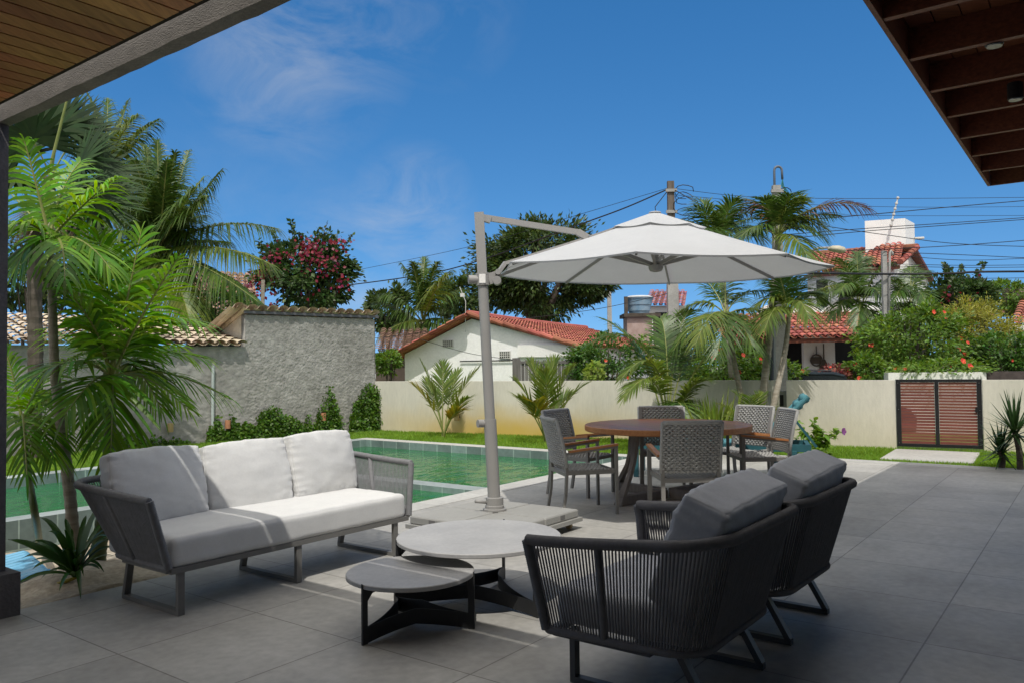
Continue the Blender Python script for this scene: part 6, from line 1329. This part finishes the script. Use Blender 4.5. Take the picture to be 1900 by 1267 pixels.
for k in range(4): b.tube([q, q + V((-.03 + .02 * k, .01 * k, -.12)), q + V((.03 + .03 * k, -.02, -.22 - .02 * k)), q + V((.05 - .06 * k, -.03, -.34)), P2 + V((.05, -.06, -.25 - .06 * k))], .007, 4)
b.build('tails', m_teal2, t2)
b = MB()
for k in range(3): c = P2 + V((.16, -.05, -.15 - .1 * k)); b.tube([c + V((math.cos(a * .6) * .12, 0, math.sin(a * .6) * .10)) for a in range(9)], .009, 4)
b.build('cable_loops', m_wire, t2)
t3, P3 = pole('slim concrete post with conduit between the two dense palms', 1640, 466, 20.5, .17, .12, m_conp, name='concrete_post')
b = MB(); x0 = A(1649, 640, 20.4); x1 = A(1651, 470, 20.4); b.tube([x0, x1, x1 + V((.03, 0, .06)), x1 + V((.07, 0, .0)), x1 + V((.07, 0, -.06))], .03, 8); b.build('conduit', m_conp, t3, smooth=True)
pole('distant pale pole seen below the parasol rim beside the mango tree', 1130, 525, 45, .3, .22, m_conp, name='distant_pole')
# street lamp
lp = A(1548, 466, 15.2); sl = thing('street_lamp', 'street lamp with pale oval head on a long arm right of the parasol', 'street lamp', A(1442, 490, 15.35)); b = MB(); b.tube([A(1442, 492, 15.35), A(1490, 471, 15.3), A(1520, 461, 15.25), A(1538, 460, 15.2)], .022, 8); b.build('arm', m_conp, sl, smooth=True)
b = MB(); o = len(b.v); n = 20; prof = [(0, .0, .0), (.12, .55, .5), (.3, .85, .85), (.6, 1.0, 1.0), (.85, .8, .8), (1, .0, .0)]
ll = A(1572, 466, 15.2) - A(1535, 462, 15.2)
for f, sy_, sz_ in prof:
    for k in range(n): a = 2 * math.pi * k / n; zz = math.sin(a); b.v.append(A(1534, 462, 15.2) + ll * f + V((0, math.cos(a) * .11 * sy_, (zz * .085 if zz > 0 else zz * .06) * sz_)))
for i in range(len(prof) - 1):
    for k in range(n): b.f.append((o + i * n + k, o + i * n + (k + 1) % n, o + (i + 1) * n + (k + 1) % n, o + (i + 1) * n + k))
b.build('head', mat('lamp_head', (.50, .45, .33), .5), sl, smooth=True)
def wire(label, pts, r=.011, sag=0.0, m=None):
    """pts: (px, py, dist) control points, drawn as a smooth hanging line"""
    P = [A(*q) for q in pts]; out = []
    for i in range(len(P) - 1):
        a = P[max(0, i - 1)]; b_ = P[i]; c = P[i + 1]; d = P[min(len(P) - 1, i + 2)]
        for k in range(12):
            f = k / 12; out.append(.5 * ((2 * b_) + (c - a) * f + (2 * a - 5 * b_ + 4 * c - d) * f * f + (3 * b_ - a - 3 * c + d) * f ** 3) - UP * (sag * math.sin(math.pi * (i + f) / (len(P) - 1))))
    out.append(P[-1]); mb = MB(); mb.tube(out, r, 5); return tag(mb.build('wire', m or m_wire, origin=P[0]), label, 'wire', 'overhead wires')
wire('thick sagging cable from the weathered pole top past the mango tree to the bougainvillea', [(1238, 352, 24), (1160, 386, 24.5), (1070, 419, 25.5), (880, 487, 28), (760, 514, 30), (560, 540, 33)], .022)
wire('thin wire just above the thick cable left of the weathered pole', [(1238, 350, 24), (1060, 403, 25.5), (880, 456, 28), (655, 503, 32), (430, 545, 36)], .008)
wire('thin low wire across the dark trees left of the parasol mast', [(1240, 545, 24), (1100, 575, 24.5), (900, 600, 25), (760, 620, 25.5), (690, 628, 26)], .009)
wire('thin wire crossing the white gable from its left eave to the grey fence', [(782, 630, 21.6), (870, 655, 20.9), (960, 668, 20.0)], .007)
wire('double cable from the weathered pole down to the pale pole behind the palm crowns', [(1250, 352, 24), (1310, 385, 21.5), (1360, 398, 19), (1400, 380, 17), (1436, 362, 15.4)], .014)
wire('highest thin wire crossing the blue sky above the rooftop tower', [(1248, 350, 24), (1400, 366, 24.5), (1650, 369, 25), (1980, 366, 26)], .008)
wire('second thin wire crossing above the rooftop tower', [(1248, 362, 24), (1450, 378, 25), (1700, 385, 26), (1980, 383, 27)], .007)
wire('wire rising to the right above the rooftop tower', [(1445, 413, 19), (1620, 398, 20), (1760, 385, 20.5), (1980, 366, 21)], .011)
wire('thin level wire across the top of the rooftop tower', [(1460, 398, 25), (1700, 401, 26), (1980, 400, 27)], .007)
wire('upper wire of the rising pair before the rooftop tower', [(1445, 437, 18), (1600, 425, 18.5), (1750, 415, 19), (1980, 399, 19.5)], .009)
wire('lower wire of the rising pair before the rooftop tower', [(1445, 445, 18), (1600, 430, 18.5), (1750, 419, 19), (1980, 402, 19.5)], .009)
wire('wire falling to the right across the rooftop tower', [(1530, 420, 19), (1640, 436, 19.5), (1780, 453, 20), (1980, 460, 20.5)], .009)
wire('wire rising to the right from the slim concrete post', [(1560, 466, 19), (1640, 463, 20.4), (1790, 455, 20.5), (1980, 440, 21)], .010)
wire('low wire falling right from the roof ridge of the two storey house', [(1640, 468, 20.4), (1800, 474, 20.6), (1980, 483, 21)], .009)
wire('thin wire sloping over the flowering bushes below the roof ridge', [(1640, 472, 20.5), (1780, 483, 21), (1900, 480, 21.5), (1980, 476, 22)], .008)
wire('upper of the three level wires over the flowering bushes', [(1640, 490, 20.5), (1800, 493, 21), (1980, 491, 21.5)], .008)
wire('middle of the three level wires over the flowering bushes', [(1640, 494, 20.5), (1800, 497, 21), (1980, 495, 21.5)], .008)
wire('thick black cable hanging level across the slim concrete post', [(1490, 507, 18.5), (1640, 509, 20.3), (1760, 508, 20.4), (1820, 505, 20.5), (1980, 504, 21)], .028)
wire('thin wire just below the thick black cable over the flowering bushes', [(1640, 514, 20.6), (1800, 517, 21), (1980, 515, 21.5)], .008)
